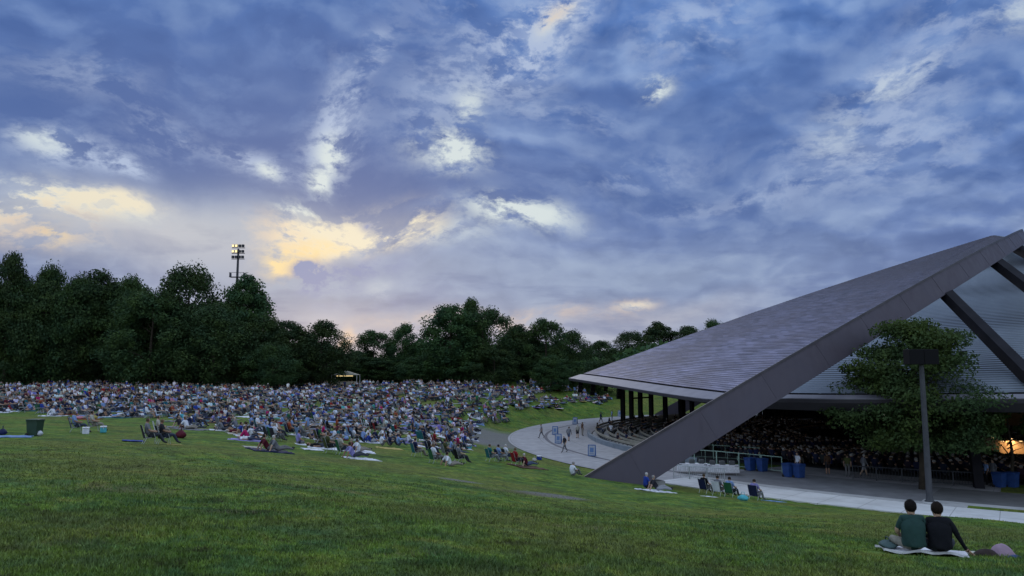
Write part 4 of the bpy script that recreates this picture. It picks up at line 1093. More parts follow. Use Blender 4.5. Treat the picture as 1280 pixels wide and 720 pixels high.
for x, y, z, u, v, k in zip(xs, ys, zs, us, vs2, ok):
    if not k: continue
    edge = float(np.interp(u, vb_u, vb_v)) - v
    if (fb(x, y) < (-.42 if edge < 22 else -.6) or abs(math.sin(x * .11 + y * .07 + .6 * math.sin(y * .09))) < .045) and RC.random() < .85: continue
    if u > 600 and (fb(x * 1.7, y * 1.2) < -.5 or RC.random() < .35): continue
    if u > 590 and edge < 8 and RC.random() < .4: continue
    if edge < 12 and fb(x * 1.3 + 4, y * 1.4) < -.15: continue
    rad = 1.85 if y > 100 else 2.05
    if not free(x, y, rad): continue
    take(x, y, rad); f = face_stage(x, y) + RC.uniform(-.25, .25); t_ = RC.random(); n_ = RC.choice([2, 2, 3, 3, 4]) if t_ < .85 else 1
    cx2, sy2 = math.cos(f), math.sin(f)
    def loc(a, s_): return x + cx2 * a - sy2 * s_, y + sy2 * a + cx2 * s_
    if RC.random() < .62:          # blanket group
        put('blanket', x, y, f + RC.uniform(-.3, .3), RC.choice(BC))
        n_ = min(n_, 3)
        for i in range(n_):
            a, b_ = loc(RC.uniform(-.35, .2), (i - (n_ - 1) / 2) * .62); put('person', a, b_, f + RC.uniform(-.5, .5), RC.choice(SC), RC.choice(['knees', 'cross', 'lean', 'lean', 'lie', 'lie', 'lie']), up=.04, s=RC.uniform(.88, 1.06))
        if RC.random() < .35: a, b_ = loc(.7, RC.uniform(-.6, .6)); put(RC.choice(['cooler', 'bag', 'bag']), a, b_, f + RC.uniform(-1, 1), RC.choice(BC), up=.03)
    else:
        n_ = min(n_, 3)
        cc = RC.choice(CC)
        for i in range(n_):
            a, b_ = loc(RC.uniform(-.1, .1), (i - (n_ - 1) / 2) * .74); ff = f + RC.uniform(-.2, .2)
            put('chair', a, b_, ff, cc if RC.random() < .6 else RC.choice(CC))
            if RC.random() < .9: put('person', a, b_, ff, RC.choice(SC), 'chair', s=RC.uniform(.92, 1.06))
        if RC.random() < .3: a, b_ = loc(.1, n_ * .42 + .2); put(RC.choice(['cooler', 'bag', 'bag']), a, b_, f, RC.choice(BC))
    if RC.random() < .035: a, b_ = loc(RC.uniform(-1, 1), RC.uniform(-1, 1)); put('person', a, b_, RC.uniform(0, 6.28), RC.choice(SC), RC.choice(['stand', 'walk']))
xs = np.array([i['x'] for i in items]); ys = np.array([i['y'] for i in items]); zs = G(xs, ys); us, vs2 = proj(xs, ys, zs)
for i, z, u, v in zip(items, zs, us, vs2): i['z'] = float(z); i['u'] = float(u); i['v'] = float(v)
# ---- words that say where a figure sits
def zone(i):
    u, v = i['u'], i['v']
    marks = [(-20, 60, 'at the left lawn end'), (60, 135, 'below the left crest'), (135, 205, 'below the low left skyline'), (205, 262, 'below the spreading tree'),
             (262, 322, 'below the floodlight tower'), (322, 380, 'below the lower tree pair'), (380, 425, 'below the domed tree'), (425, 455, 'below the skyline gap'),
             (455, 530, 'below the ragged trees'), (530, 625, 'below the largest tree'), (625, 800, 'beside the plaza curve')]
    for a, b_, t in marks:
        if a <= u < b_: return t
    return 'at the left lawn end'
POSEW = {'chair': 'in a low chair', 'knees': 'with knees drawn up', 'cross': 'sitting cross legged', 'lean': 'leaning on both hands', 'lie': 'lying on the ground', 'stand': 'standing', 'walk': 'walking'}
used = {}
def finish_label(kind, i, used):
    c = i['c']; z = zone(i)
    e = float(np.interp(i['u'], vb_u, vb_v)) - i['v']
    row = 'at the crowd edge' if e < 7 else 'just inside the edge' if e < 16 else 'deep in the crowd'
    nb = []
    for q in NEARBY(i):
        w_ = 'topped person' if q['k'] == 'person' else q['k']
        if (q['c'], w_) not in nb and q['c'] != c: nb.append((q['c'], w_))
    what = {'person': f"{c} topped person {POSEW.get(i['pose'], '')}", 'chair': f'{c} folding chair', 'blanket': f'{c} picnic blanket', 'cooler': f'{c} cooler', 'bag': f'{c} bag'}[kind]
    opts = [f'{what} {row}, {z}'] + [f'{what} by {a} {w_}, {z}' for a, w_ in nb[:3]]
    if kind != 'person': opts += [f'{what} between {a} {w1} and {b_} {w2}, {z}' for (a, w1), (b_, w2) in zip(nb, nb[1:])]
    else: opts += [f'{what} by {a} {w1} and {b_} {w2}' for (a, w1), (b_, w2) in zip(nb, nb[1:])]
    for o_ in opts:
        if o_ not in used and len(o_.split()) <= 16: used[o_] = 1; return o_
    return opts[0]
CELL = {}
for i in items: CELL.setdefault((int(i['x'] // 2), int(i['y'] // 2)), []).append(i)
def NEARBY(i):
    a, b_ = int(i['x'] // 2), int(i['y'] // 2)
    L_ = [q for p in (-1, 0, 1) for r in (-1, 0, 1) for q in CELL.get((a + p, b_ + r), []) if q is not i]
    return sorted(L_, key=lambda q: (q['x'] - i['x']) ** 2 + (q['y'] - i['y']) ** 2)[:8]
by = {}
for i in items: by.setdefault(i['k'], []).append(i)
CAP = {'person': 296, 'chair': 296, 'blanket': 296, 'cooler': 120, 'bag': 296}
rest = []
GRP = {'person': 'people sitting on the lawn', 'chair': 'folding chairs on the lawn', 'blanket': 'picnic blankets on the lawn', 'cooler': 'coolers on the lawn', 'bag': 'bags on the lawn'}
CATS = {'person': 'person', 'chair': 'folding chair', 'blanket': 'picnic blanket', 'cooler': 'cooler', 'bag': 'bag'}
for kind, lst in by.items():
    vis = [i for i in lst if -25 < i['u'] < 1300 or i['pr']]
    vis.sort(key=lambda i: (-i['pr'], i['y'])); take_, r2 = vis[:CAP[kind]], vis[CAP[kind]:]
    rest += r2
    for n_, i in enumerate(take_):
        loc_ = (i['x'], i['y'], i['z'] + i['up']); colr = rgb(i['c']); s_ = i['s']
        if kind == 'person':
            var = 0 if RC.random() < .7 else 1
            o = link('person', BODY[i['pose'] + ('_hi' if i['pr'] else '')][0 if i['pr'] else var], None, loc_); o.color = colr; o.rotation_euler = (0, 0, i['rz']); o.scale = (s_,) * 3
        elif kind == 'chair':
            if i['pr'] or n_ < 60:
                o = copy_tree(CHAIR, None, colr); o.location = loc_; o.rotation_euler = (0, 0, i['rz'])
            else: o = link('folding_chair', CHAIRMESH, None, loc_); o.color = colr; o.rotation_euler = (0, 0, i['rz'])
        elif kind == 'blanket':
            o = link('picnic_blanket', BLM[n_ % 4], None, loc_); o.color = colr
            nm = gnormal(i['x'], i['y'], .8); q = Vector((0, 0, 1)).rotation_difference(nm); o.rotation_euler = (q.to_matrix() @ Matrix.Rotation(i['rz'], 3, 'Z')).to_euler(); o.scale = (s_,) * 3
        elif kind == 'cooler': o = copy_tree(COOLER, None, colr); o.location = loc_; o.rotation_euler = (0, 0, i['rz'])
        else: o = link('tote_bag', BAGM, None, loc_); o.color = colr; o.rotation_euler = (0, 0, i['rz']); o.scale = (s_,) * 3
        tag(o, i['label'] or finish_label(kind, i, used), CATS[kind], GRP[kind])
# ---- everything smaller: one object of each kind
def protoq(mb): return np.array(mb.v), [tuple(f) if len(f) == 4 else (f[0], f[1], f[2], f[2]) if len(f) == 3 else None for f in mb.f], list(mb.m)
def clean(p):
    V_, F_, K_ = p; ok_ = [(f, k) for f, k in zip(F_, K_) if f is not None]; return V_, np.array([f for f, k in ok_]), np.array([k for f, k in ok_])
cb = MB(); cb.box((.01, 0, .32), (.46, .50, .03)); cb.box((-.32, 0, .61), (.03, .52, .64), 0, Matrix.Rotation(-.28, 3, 'Y')); cb.box((.2, .27, .2), (.03, .03, .4), 1); cb.box((.2, -.27, .2), (.03, .03, .4), 1); cb.box((-.25, .27, .2), (.03, .03, .4), 1); cb.box((-.25, -.27, .2), (.03, .03, .4), 1)
bm_ = blanket_mb(1.6, 2.0, 3, 3); kb = MB(); kb.box((0, 0, .19), (.36, .54, .36), 0, None, .03); gb = MB(); gb.ellipsoid((0, 0, .17), (.18, .26, .18), 8, 5)
PRO = {'chair': clean(protoq(cb)), 'blanket': clean(protoq(bm_)), 'cooler': clean(protoq(kb)), 'bag': clean(protoq(gb))}
for k_ in LOW: V_, F_, K_ = LOW[k_]; LOW[k_] = (V_, np.array(F_), np.array(K_))
def vary(c, a=.15):
    return tuple(max(0, x * (1 + RC.uniform(-a, a))) for x in c[:3]) + (1,)
def heap(name, kind, lst, label, cat):
    VS, FS, CS = [], [], []; off = 0
    for i in lst:
        V_, F_, K_ = LOW[i['pose']] if kind == 'person' else PRO[kind]
        c, s = math.cos(i['rz']), math.sin(i['rz']); v = V_ * i['s']; 
        w3 = np.stack([v[:, 0] * c - v[:, 1] * s + i['x'], v[:, 0] * s + v[:, 1] * c + i['y'], v[:, 2] + i['z'] + i['up']], -1)
        # one colour per face: give every face its own corners
        fv = w3[F_].reshape(-1, 3); base_ = vary(rgb(i['c']))
        if kind == 'person': pal = np.array([RC.choice(SKINS), base_, RC.choice(PANTS), RC.choice(HAIRS), (.02, .02, .02, 1)])
        else: pal = np.array([base_, (.3, .3, .32, 1)])
        CS.append(np.repeat(pal[K_], 4, axis=0)); VS.append(fv); off += len(fv)
    v = np.concatenate(VS); me = mesh_np(name, v, np.arange(len(v)).reshape(-1, 4), M['tint'], np.concatenate(CS))
    me.validate(); tag(link(name, me), label, cat, kind='stuff')
rk = {}
COLS.update({'deep plum': (38, 26, 40), 'deep grey': (44, 44, 52), 'deep brown': (40, 30, 26), 'deep blue': (26, 32, 56)}); SHADEC = ['deep plum', 'deep grey', 'deep brown', 'deep blue', 'black', 'charcoal', 'black', 'navy', 'deep grey', 'deep blue', 'black']  # clothes darkened so the shade under the roof is in their colour
for i in rest: rk.setdefault(i['k'], []).append(i)
# the audience under the roof belongs to the crowd as well
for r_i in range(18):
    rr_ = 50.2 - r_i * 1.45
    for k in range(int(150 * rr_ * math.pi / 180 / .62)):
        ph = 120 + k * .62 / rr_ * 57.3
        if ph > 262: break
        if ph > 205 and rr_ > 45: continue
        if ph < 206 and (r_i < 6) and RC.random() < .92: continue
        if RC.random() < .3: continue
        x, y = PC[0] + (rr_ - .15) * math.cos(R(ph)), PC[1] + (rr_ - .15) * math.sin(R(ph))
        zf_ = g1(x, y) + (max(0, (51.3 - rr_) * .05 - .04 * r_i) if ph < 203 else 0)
        rk.setdefault('person', []).append(dict(k='person', x=x, y=y, z=zf_ + .1, rz=face_stage(x, y), c=RC.choice(SHADEC), pose='chair', up=.12, s=1.0))
print('PEOPLE', len(by['person']), 'CHAIRS', len(by['chair']), 'BLANKETS', len(by['blanket']), {k: len(v) for k, v in rk.items()})
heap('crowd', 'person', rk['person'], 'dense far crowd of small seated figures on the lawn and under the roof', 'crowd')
heap('folding_chairs', 'chair', rk['chair'], 'mass of small folding chairs in the far crowd', 'folding chairs')
if rk.get('blanket'): heap('picnic_blankets', 'blanket', rk['blanket'], 'scattered small blankets in the far crowd', 'picnic blankets')
if rk.get('bag'): heap('bags', 'bag', rk['bag'], 'small bags scattered in the far crowd', 'bags')
if rk.get('cooler'): heap('coolers', 'cooler', rk['cooler'], 'small coolers in the far crowd', 'coolers')

# ------------------------------------------------------------------ the couple on the white blanket
def hand_fingers(J, B, s, wr, ha, down=(0, 0, -1), spread=(0, 1, 0)):
    """four unequal fingers and a thumb growing out of the palm"""
    wr, ha = Vector(wr), Vector(ha); d = (ha - wr).normalized(); sp_ = Vector(spread); dn = Vector(down)
    del J['fi%d' % s]; B[:] = [b for b in B if 'fi%d' % s not in b[:2]]
    for k, (o_, ln) in enumerate(((-.030, .070), (-.010, .082), (.011, .077), (.031, .060))):
        a = ha + d * .035 + sp_ * o_; m = a + d * ln * .55 + sp_ * o_ * .35 + dn * .006; e = a + d * ln + sp_ * o_ * .6 + dn * .022
        for t, q, r in (('a', a, .0115), ('b', m, .0105), ('c', e, .009)): J[f'f{s}{k}{t}'] = (*q, r)
        B.extend([('ha%d' % s, f'f{s}{k}a', 'skin'), (f'f{s}{k}a', f'f{s}{k}b', 'skin'), (f'f{s}{k}b', f'f{s}{k}c', 'skin')])
    a = wr.lerp(ha, .55) + sp_ * -.034 * s; m = a + d * .030 + sp_ * -.022 * s; e = m + d * .030 + dn * .008
    for t, q, r in (('a', a, .014), ('b', m, .0125), ('c', e, .010)): J[f't{s}{t}'] = (*q, r)
    B.extend([('wr%d' % s, f't{s}a', 'skin'), (f't{s}a', f't{s}b', 'skin'), (f't{s}b', f't{s}c', 'skin')])
def face_bits(J, B):
    j = Vector(J['jaw'][:3]); h = Vector(J['skull'][:3]); up = (h - j).normalized(); f = Vector((1, 0, 0))
    J['nose'] = (*(j.lerp(h, .55) + f * .098), .014); B.append(('skull', 'nose', 'skin'))
    for s in (1, -1): J['ear%d' % s] = (*(j.lerp(h, .75) + Vector((-.01, .098 * s, 0))), .020); B.append(('skull', 'ear%d' % s, 'skin'))
def hair_cap(J, mat_, parent, long=0.0):
    h = Vector(J['skull'][:3]); b = MB(); n, k = 22, 12; r_ = random.Random(4)
    for a in range(k + 1):
        th = math.pi * (a / k) * (.66 + long)
        for j in range(n):
            an = 2 * math.pi * j / n; fr = max(0, math.cos(an)); t2 = th * (1 - .38 * fr)
            rr = .120 * (1 + .035 * math.sin(an * 7 + a) + r_.uniform(-.02, .02))
            b.v.append((h.x - .012 + rr * math.sin(t2) * math.cos(an), h.y + rr * .93 * math.sin(t2) * math.sin(an), h.z + .012 + rr * 1.08 * math.cos(t2)))
    for a in range(k):
        for j in range(n): b.f.append((a * n + j, (a + 1) * n + j, (a + 1) * n + (j + 1) % n, a * n + (j + 1) % n)); b.m.append(0)
    for q_ in range(900):
        an = r_.uniform(0, 6.283); th = math.pi * (.66 + long) * r_.random() ** .7; th *= (1 - .38 * max(0, math.cos(an)))
        n_ = Vector((math.sin(th) * math.cos(an), math.sin(th) * math.sin(an) * .93, math.cos(th) * 1.08)); p_ = h + Vector((-.012, 0, .012)) + n_ * .118
        dn_ = Vector((math.cos(th) * math.cos(an), math.cos(th) * math.sin(an), -math.sin(th))) + Vector((r_.uniform(-.5, .5), r_.uniform(-.5, .5), r_.uniform(-.3, .3))); sd_ = n_.cross(dn_).normalized() * .004
        b.face([p_ - sd_, p_ + sd_, p_ + dn_.normalized() * r_.uniform(.02, .045) + n_ * r_.uniform(.002, .012)])
    return b.build('hair', mat_, parent, True)
M['hairdark'] = mat('dark_hair', C(.008,.006,.006), .8, spec=.15); M['hairbrown'] = mat('brown_hair', C(.014,.009,.007), .8, spec=.15)
M['skin1'] = mat('light_skin', C(.42,.27,.20), .55); M['jeans'] = mat('dark_trousers', rough=.9, fn=speck(C(.02,.025,.035), C(.035,.04,.055), 20, .2, True)); M['khaki'] = mat('khaki_trousers', rough=.9, fn=speck(C(.16,.15,.13), C(.24,.23,.20), 20, .2, True))
pb_ = hit(1147, 692); CPL = (pb_.x, pb_.y)
def loose_shirt(J, parent, colr):
    """a hanging shirt body round the torso, from the collar to the hem"""
    b = MB(); n = 28; pe, ch, nk = Vector(J['pelvis'][:3]), Vector(J['chest'][:3]), Vector(J['neck'][:3]); r_ = random.Random(int(colr[1] * 1e5))
    prof = [(-.10, .205, .165), (.0, .222, .172), (.15, .222, .165), (.35, .218, .158), (.55, .222, .155), (.75, .232, .150), (.95, .238, .142), (1.08, .225, .125), (1.20, .17, .10), (1.30, .095, .075), (1.36, .068, .064)]
    for k, (t, wy, wx) in enumerate(prof):
        c = pe.lerp(ch, t) if t <= 1 else ch.lerp(nk, (t - 1) / .36)
        c = c + Vector((-.012, 0, 0))
        for j in range(n):
            an = 2 * math.pi * j / n; fold = 1 + .035 * math.sin(an * 5 + t * 7) * (1.15 - min(t, 1)) + .016 * math.sin(an * 9 - t * 11) * (1 - min(t, 1) * .6)
            sy_, cx2_ = math.sin(an), math.cos(an); e = .78
            b.v.append((c.x + wx * fold * math.copysign(abs(cx2_) ** e, cx2_), c.y + wy * fold * math.copysign(abs(sy_) ** e, sy_), c.z))
    for k in range(len(prof) - 1):
        for j in range(n): b.f.append((k * n + j, k * n + (j + 1) % n, (k + 1) * n + (j + 1) % n, (k + 1) * n + j)); b.m.append(0)
    o = b.build('shirt', M['cloth'], parent, True); o.color = colr
    m = o.modifiers.new('s', 'SUBSURF'); m.levels = 1; m.render_levels = 2
    return o
def couple(u, v, shirt, pose, rz, label, sc, lean_right, hairm, pants):
    p = hit(u, v); J, B = skel(pose)
    for n_ in ('belly', 'chest'): x_, y_, z_, r_ = J[n_]; J[n_] = (x_, y_, z_, r_ * 1.06)
    # broad shoulders: collar joints left and right of the chest
    for s in (1, -1):
        x_, y_, z_, r_ = J['sh%d' % s]; J['sh%d' % s] = (x_, y_ * 1.0, z_ + .01, .085)

    if lean_right:
        s = -1; J['sl-1'] = (-.03, -.27, .46, .060); J['el-1'] = (-.02, -.33, .33, .050); J['wr-1'] = (.00, -.47, .075, .031); J['ha-1'] = (.03, -.52, .045, .034)
        hand_fingers(J, B, -1, J['wr-1'][:3], (.035, -.525, .035), (0, 0, -1), Vector((.7, .7, 0)).normalized())
        hand_fingers(J, B, 1, J['wr1'][:3], J['ha1'][:3], (0, 0, -1), (0, 1, 0))
    else:
        for s in (1, -1): hand_fingers(J, B, s, J['wr%d' % s][:3], J['ha%d' % s][:3], (0, 0, -1), (0, 1, 0))
    face_bits(J, B)
    me, _ = grow('person', J, B, [M['skin1'], M['cloth'], pants, M['skin1'], M['white']], dict(KM, arm=1 if lean_right else 0), 2)
    o = link('person', me, None, (p.x, p.y, p.z + .045)); o.rotation_euler = (0, 0, R(rz)); o.scale = (sc,) * 3; o.color = shirt
    hair_cap(J, hairm, o, .12)
    loose_shirt(J, o, shirt)
    b = MB(); h = Vector(J['skull'][:3]); j = Vector(J['jaw'][:3]); q = j.lerp(h, .8)
    for s in (1, -1): b.ellipsoid((q.x + .088, .034 * s, q.z), (.012, .013, .009), 8, 6)
    b.build('eyes', M['black'], o, True); b = MB(); b.ellipsoid((j.x + .078, 0, j.z - .012), (.010, .026, .007), 8, 6); b.build('mouth', mat('lips', C(.30,.12,.11), .5), o, True)
    return tag(o, label, 'person', 'couple seated on the white blanket')
couple(1143, 691, srgb(40, 66, 64), 'cross', 82, 'person in dark green shirt seen from behind on the white blanket', 0.93, False, M['hairdark'], M['khaki'])
couple(1176, 693.5, srgb(16, 18, 26), 'cross', 76, 'person in black top leaning on one hand on the white blanket', 0.92, True, M['hairbrown'], M['jeans'])
p = hit(1150, 689.5); o = link('picnic_blanket', blanket_mb(.95, 1.45, 8, 14).mesh('picnic_blanket', M['white'], True), None, (p.x, p.y, p.z))
nm = gnormal(p.x, p.y, .8); o.rotation_euler = (Vector((0, 0, 1)).rotation_difference(nm).to_matrix() @ Matrix.Rotation(R(-14), 3, 'Z')).to_euler(); tag(o, 'white blanket under the couple in the near right corner', 'picnic blanket')
p = hit(1110, 687); o = link('tote_bag', BAGM, None, (p.x, p.y, p.z + .03)); o.scale = (.75, .75, .45); o.color = srgb(70, 90, 92); tag(o, 'small grey green bag on the left end of the near white blanket', 'bag')
# jumble of clothes and bags beside them
def pile(u, v, sx_, sy_, sz_, colr, label, cat, name, seed, tilt=0):
    p = hit(u, v); r_ = random.Random(seed); b = MB(); n, k = 22, 9
    for a in range(k + 1):
        t = a / k
        for j in range(n):
            an = 2 * math.pi * j / n; w_ = math.cos(t * math.pi / 2) ** .6
            q = 1 + .16 * math.sin(an * 2 + seed) + .10 * math.sin(an * 5 + seed * 2 + t * 3) + r_.uniform(-.03, .03)
            b.v.append((sx_ * w_ * q * math.cos(an), sy_ * w_ * q * math.sin(an), -.03 + sz_ * t * (1 + .25 * math.sin(an * 3 + seed) * (1 - t))))
    for a in range(k):
        for j in range(n): b.f.append((a * n + j, a * n + (j + 1) % n, (a + 1) * n + (j + 1) % n, (a + 1) * n + j)); b.m.append(0)
    b.f.append(tuple(range(n))[::-1]); b.m.append(0)
    o = b.build(name, M['fabric'], None, True, (p.x, p.y, p.z)); o.color = colr; o.rotation_euler = (0, 0, R(tilt)); return tag(o, label, cat)
pile(1216, 692, .20, .12, .08, srgb(190, 188, 180), 'crumpled cream cloth on the grass right of the couple', 'cloth', 'crumpled_cloth', 2)
pile(1232, 695, .26, .16, .17, srgb(50, 40, 38), 'dark brown jacket crumpled between the cream cloth and the pink bag', 'jacket', 'crumpled_jacket', 3, 20)
pile(1253, 695, .26, .18, .27, srgb(150, 128, 145), 'pink grey soft bag at the right end of the pile', 'bag', 'soft_bag', 5, -10)
pile(1268, 698, .16, .10, .10, srgb(60, 72, 115), 'small blue cloth beside the pink bag', 'cloth', 'crumpled_cloth', 7)
# green bin on the left lawn
def bin_proto(m):
    o = empty('waste_bin'); b = MB(); P = [(.27, .30, .05), (.33, .36, 1.0)]
    for (a, c, z) in P:
        for sx_, sy_ in ((-1, -1), (1, -1), (1, 1), (-1, 1)): b.v.append((a * sx_, c * sy_, z))
    for j in range(4): b.f.append((j, (j + 1) % 4, 4 + (j + 1) % 4, 4 + j)); b.m.append(0)
    b.f.append((3, 2, 1, 0)); b.m.append(0); b.f.append((4, 5, 6, 7)); b.m.append(0)
    b.box((0, 0, .96), (.72, .78, .05), 0, None, .01); b.build('body', m, o)
    b = MB(); b.box((.0, 0, 1.04), (.74, .80, .07), 0, None, .03); b.box((-.37, 0, 1.02), (.06, .5, .05)); b.build('lid', m, o)
    for s in (1, -1):
        b = MB(); b.tube([(-.27, .27 * s, .11), (-.27, .34 * s, .11)], .11, 12); b.build('wheel', M['rubber'], o)
    return o
pg_ = hit(43, 545); o = bin_proto(M['bingreen']); o.location = pg_; o.scale = (.85, .85, .8); tag(o, 'dark green bin standing alone on the left lawn', 'bin')
BB = None
for (u, v, lab) in ((938, 589, 'blue bin, left one of the pair behind the railing'), (953, 590, 'blue bin, right one of the pair behind the railing'), (986, 597, 'blue bin, left one of the pair in front of the white shirted person'), (999, 598, 'blue bin, right one of the pair in front of the white shirted person'), (1250, 610, 'blue bin beside the right slanting prop'), (1266, 610, 'blue bin nearest the right edge')):
    p = hit(u, v)
    if BB is None: BB = bin_proto(M['binblue']); o = BB
    else: o = copy_tree(BB)
    o.location = (p.x, p.y, p.z + .03); o.rotation_euler = (0, 0, R(-60)); tag(o, lab, 'bin', 'blue bins round the pavilion')
# standing people on the plaza and path
def person_at(u, v, c, pose, rz, label, grp='people on foot round the pavilion', up=.05):
    p = hit(u, v); o = link('person', BODY[pose][random.randrange(2)], None, (p.x, p.y, max(p.z + .045, p.z))); o.color = rgb(c); o.rotation_euler = (0, 0, R(rz)); return tag(o, label, 'person', grp)
person_at(998, 594, 'white', 'stand', 200, 'person in white shirt standing behind the blue bins')
for a in ((711, 552, 'grey', 'walk', 60, 'grey topped person walking on the plaza in front of the benches'), (706, 566, 'charcoal', 'walk', 200, 'dark topped person walking near the drain line'), (722, 548, 'cream', 'stand', 120, 'cream topped person standing at the end of the benches'),
          (728, 545, 'brown', 'stand', 20, 'brown topped person standing close to the low wall'), (764, 547, 'white', 'stand', 90, 'white topped person standing inside the low wall'), (677, 548, 'grey', 'walk', 180, 'grey topped person leaving the plaza at its left end'),
          (751, 529, 'navy', 'walk', 0, 'navy topped person walking on the far plaza'), (765, 526, 'pale blue', 'stand', 0, 'pale blue topped person standing on the far plaza'), (1060, 597, 'olive', 'stand', 60, 'olive topped person standing in the shade under the roof'),
          (1035, 594, 'brown', 'stand', 100, 'brown topped person standing in the shade left of the tree'), (1080, 596, 'grey', 'walk', 0, 'grey topped person walking in the shade behind the tree')): person_at(*a)
# framed signs on the plaza
def sign_proto():
    o = empty('framed_sign')
    for s in (1, -1):
        b = MB(); rt = Matrix.Rotation(.16 * s, 3, 'Y')
        for c_, d_ in (((0, 0, .06), (.04, .74, .08)), ((0, 0, 1.06), (.04, .74, .08)), ((0, .34, .56), (.04, .08, 1.0)), ((0, -.34, .56), (.04, .08, 1.0))):
            q = rt @ Vector((c_[0], c_[1], c_[2] - 1.1)); b.box((q.x, q.y, q.z + 1.1), d_, 0, rt)
        f = b.build('frame', M['blueframe'], o)
        b = MB(); q = rt @ Vector((0, 0, -.54)); b.box((q.x, q.y, q.z + 1.1), (.02, .60, .92), 0, rt); f2 = b.build('panel', M['board'], f)
        b = MB(); q = rt @ Vector((-.014 * s, 0, -.50)); b.box((q.x, q.y, q.z + 1.1), (.006, .36, .44), 0, rt); q = rt @ Vector((-.014 * s, 0, -.86)); b.box((q.x, q.y, q.z + 1.1), (.006, .44, .06), 0, rt); b.build('poster', M['boardblue'], f)
    return o
SG = None
for (u, v, rz, lab) in ((740, 571, 255, 'blue framed sign nearest the arch foot, largest of four'), (698, 555, 250, 'blue framed sign on the outer plaza, second nearest'), (694, 544, 245, 'blue framed sign just behind the second nearest one'), (719, 531, 240, 'small blue framed sign farthest along the plaza'), (775, 521, 240, 'tiny blue framed sign under the hanging loudspeakers')):
    p = hit(u, v)
    if SG is None: SG = sign_proto(); o = SG
    else: o = copy_tree(SG)
    o.location = (p.x, p.y, ZP); o.rotation_euler = (0, 0, R(rz)); tag(o, lab, 'sign', 'blue framed signs on the plaza')
# barriers and railings
def barrier(p0, p1, m, H, nb, name, label, grp, low=.15):
    p0, p1 = Vector(p0), Vector(p1); o = empty(name, p0, math.atan2(p1.y - p0.y, p1.x - p0.x)); Lh = (Vector((p1.x, p1.y)) - Vector((p0.x, p0.y))).length; dz_ = p1.z - p0.z
    b = MB(); b.tube([(0, 0, H), (Lh, 0, H + dz_)], .035, 6); b.tube([(0, 0, low), (Lh, 0, low + dz_)], .025, 6); b.build('rail', m, o)
    for x in (0.02, Lh - .02): b = MB(); b.tube([(x, 0, -.05), (x, 0, H)], .035, 6); b.build('post', m, o)
    if nb:
        b = MB()
        for k in range(1, nb): b.tube([(Lh * k / nb, 0, low), (Lh * k / nb, 0, H)], .014, 4)
        b.build('bars', m, o)
    return tag(o, label, 'railing' if 'rail' in name else 'barrier', grp)
def run(us, m, H, nb, name, words, grp, zoff=.0):
    P = [hit(u, v) for u, v in us]
    for i in range(len(P) - 1): barrier((P[i].x, P[i].y, P[i].z + .05 + zoff), (P[i + 1].x, P[i + 1].y, P[i + 1].z + .05 + zoff), m, H, nb, name, words[i], grp)
run([(842, 599), (862, 600.5), (884, 602), (906, 604)], M['rail'], 1.0, 9, 'crowd_barrier', ['steel barrier touching the arch foot', 'steel barrier in the middle of the short row', 'steel barrier at the right end of the short row'], 'steel barriers beside the arch')
run([(868, 581), (896, 583), (924, 586), (952, 589), (978, 592)], M['railgreen'], 1.25, 2, 'railing', [f'pale green railing, {w_} section right of the arch' for w_ in ('first', 'second', 'third', 'last')], 'pale green railings right of the arch')
run([(862, 573), (892, 574), (922, 576), (950, 579)], M['railgreen'], 1.3, 2, 'railing', [f'back railing under the roof, {w_} section' for w_ in ('left', 'middle', 'right')], 'back railings under the roof')
run([(1066, 600), (1096, 602), (1128, 604), (1160, 606), (1192, 608), (1222, 610)], M['steelgrey'], 1.0, 8, 'railing', [f'grey railing along the verge, {w_} section from the left' for w_ in ('first', 'second', 'third', 'fourth', 'fifth')], 'grey railings along the verge')
# tables with white cloths
def table(u, v, rz, label):
    p = hit(u, v); o = empty('folding_table', (p.x, p.y, p.z + .04), R(rz)); b = MB(); b.box((0, 0, .73), (2.3, .76, .04)); b.build('table_top', M['steelgrey'], o)
    for sx_ in (1, -1):
        for sy_ in (1, -1): b = MB(); b.tube([(1.0 * sx_, .3 * sy_, 0), (1.0 * sx_, .3 * sy_, .72)], .02, 5); b.build('leg', M['rail'], o)
    tag(o, label + ', folding table', 'table')
    b = MB(); n = 24; T_ = []
    for k in range(n):
        an = 2 * math.pi * k / n; c_, s_ = math.cos(an), math.sin(an); m_ = max(abs(c_) / 1.18, abs(s_) / .41); T_.append((c_ / m_, s_ / m_))
    for k in range(n):
        a, c_ = T_[k], T_[(k + 1) % n]; w1 = 1.03 + .02 * (k % 2); w2 = 1.03 + .02 * ((k + 1) % 2)
        b.face([(a[0], a[1], .765), (c_[0], c_[1], .765), (0, 0, .765)]); b.face([(a[0] * w1, a[1] * w1, .22), (c_[0] * w2, c_[1] * w2, .22), (c_[0], c_[1], .765), (a[0], a[1], .765)])
    c = b.build('tablecloth', M['white'], None, False, (p.x, p.y, p.z + .04)); c.rotation_euler = (0, 0, R(rz)); tag(c, label + ', white cloth', 'tablecloth')
    for k in range(3):
        q = Matrix.Rotation(R(rz), 3, 'Z') @ Vector((-.8 + .75 * k, .05, 0)); bb = MB(); bb.box((0, 0, .14), (.42, .34, .28), 0, None, .03); bb.box((0, 0, .30), (.36, .28, .05), 0, None, .01)
        x_ = bb.build('crate', M['seatdark'], None, False, (p.x + q.x, p.y + q.y, p.z + .04 + .77)); x_.rotation_euler = (0, 0, R(rz + 8 * k)); tag(x_, f"dark crate, {['left', 'middle', 'right'][k]} of three on the {label}", 'crate', 'crates on the tables')
table(866, 592, -8, 'left table beside the arch'); table(904, 594, -10, 'right table nearer the blue bins')
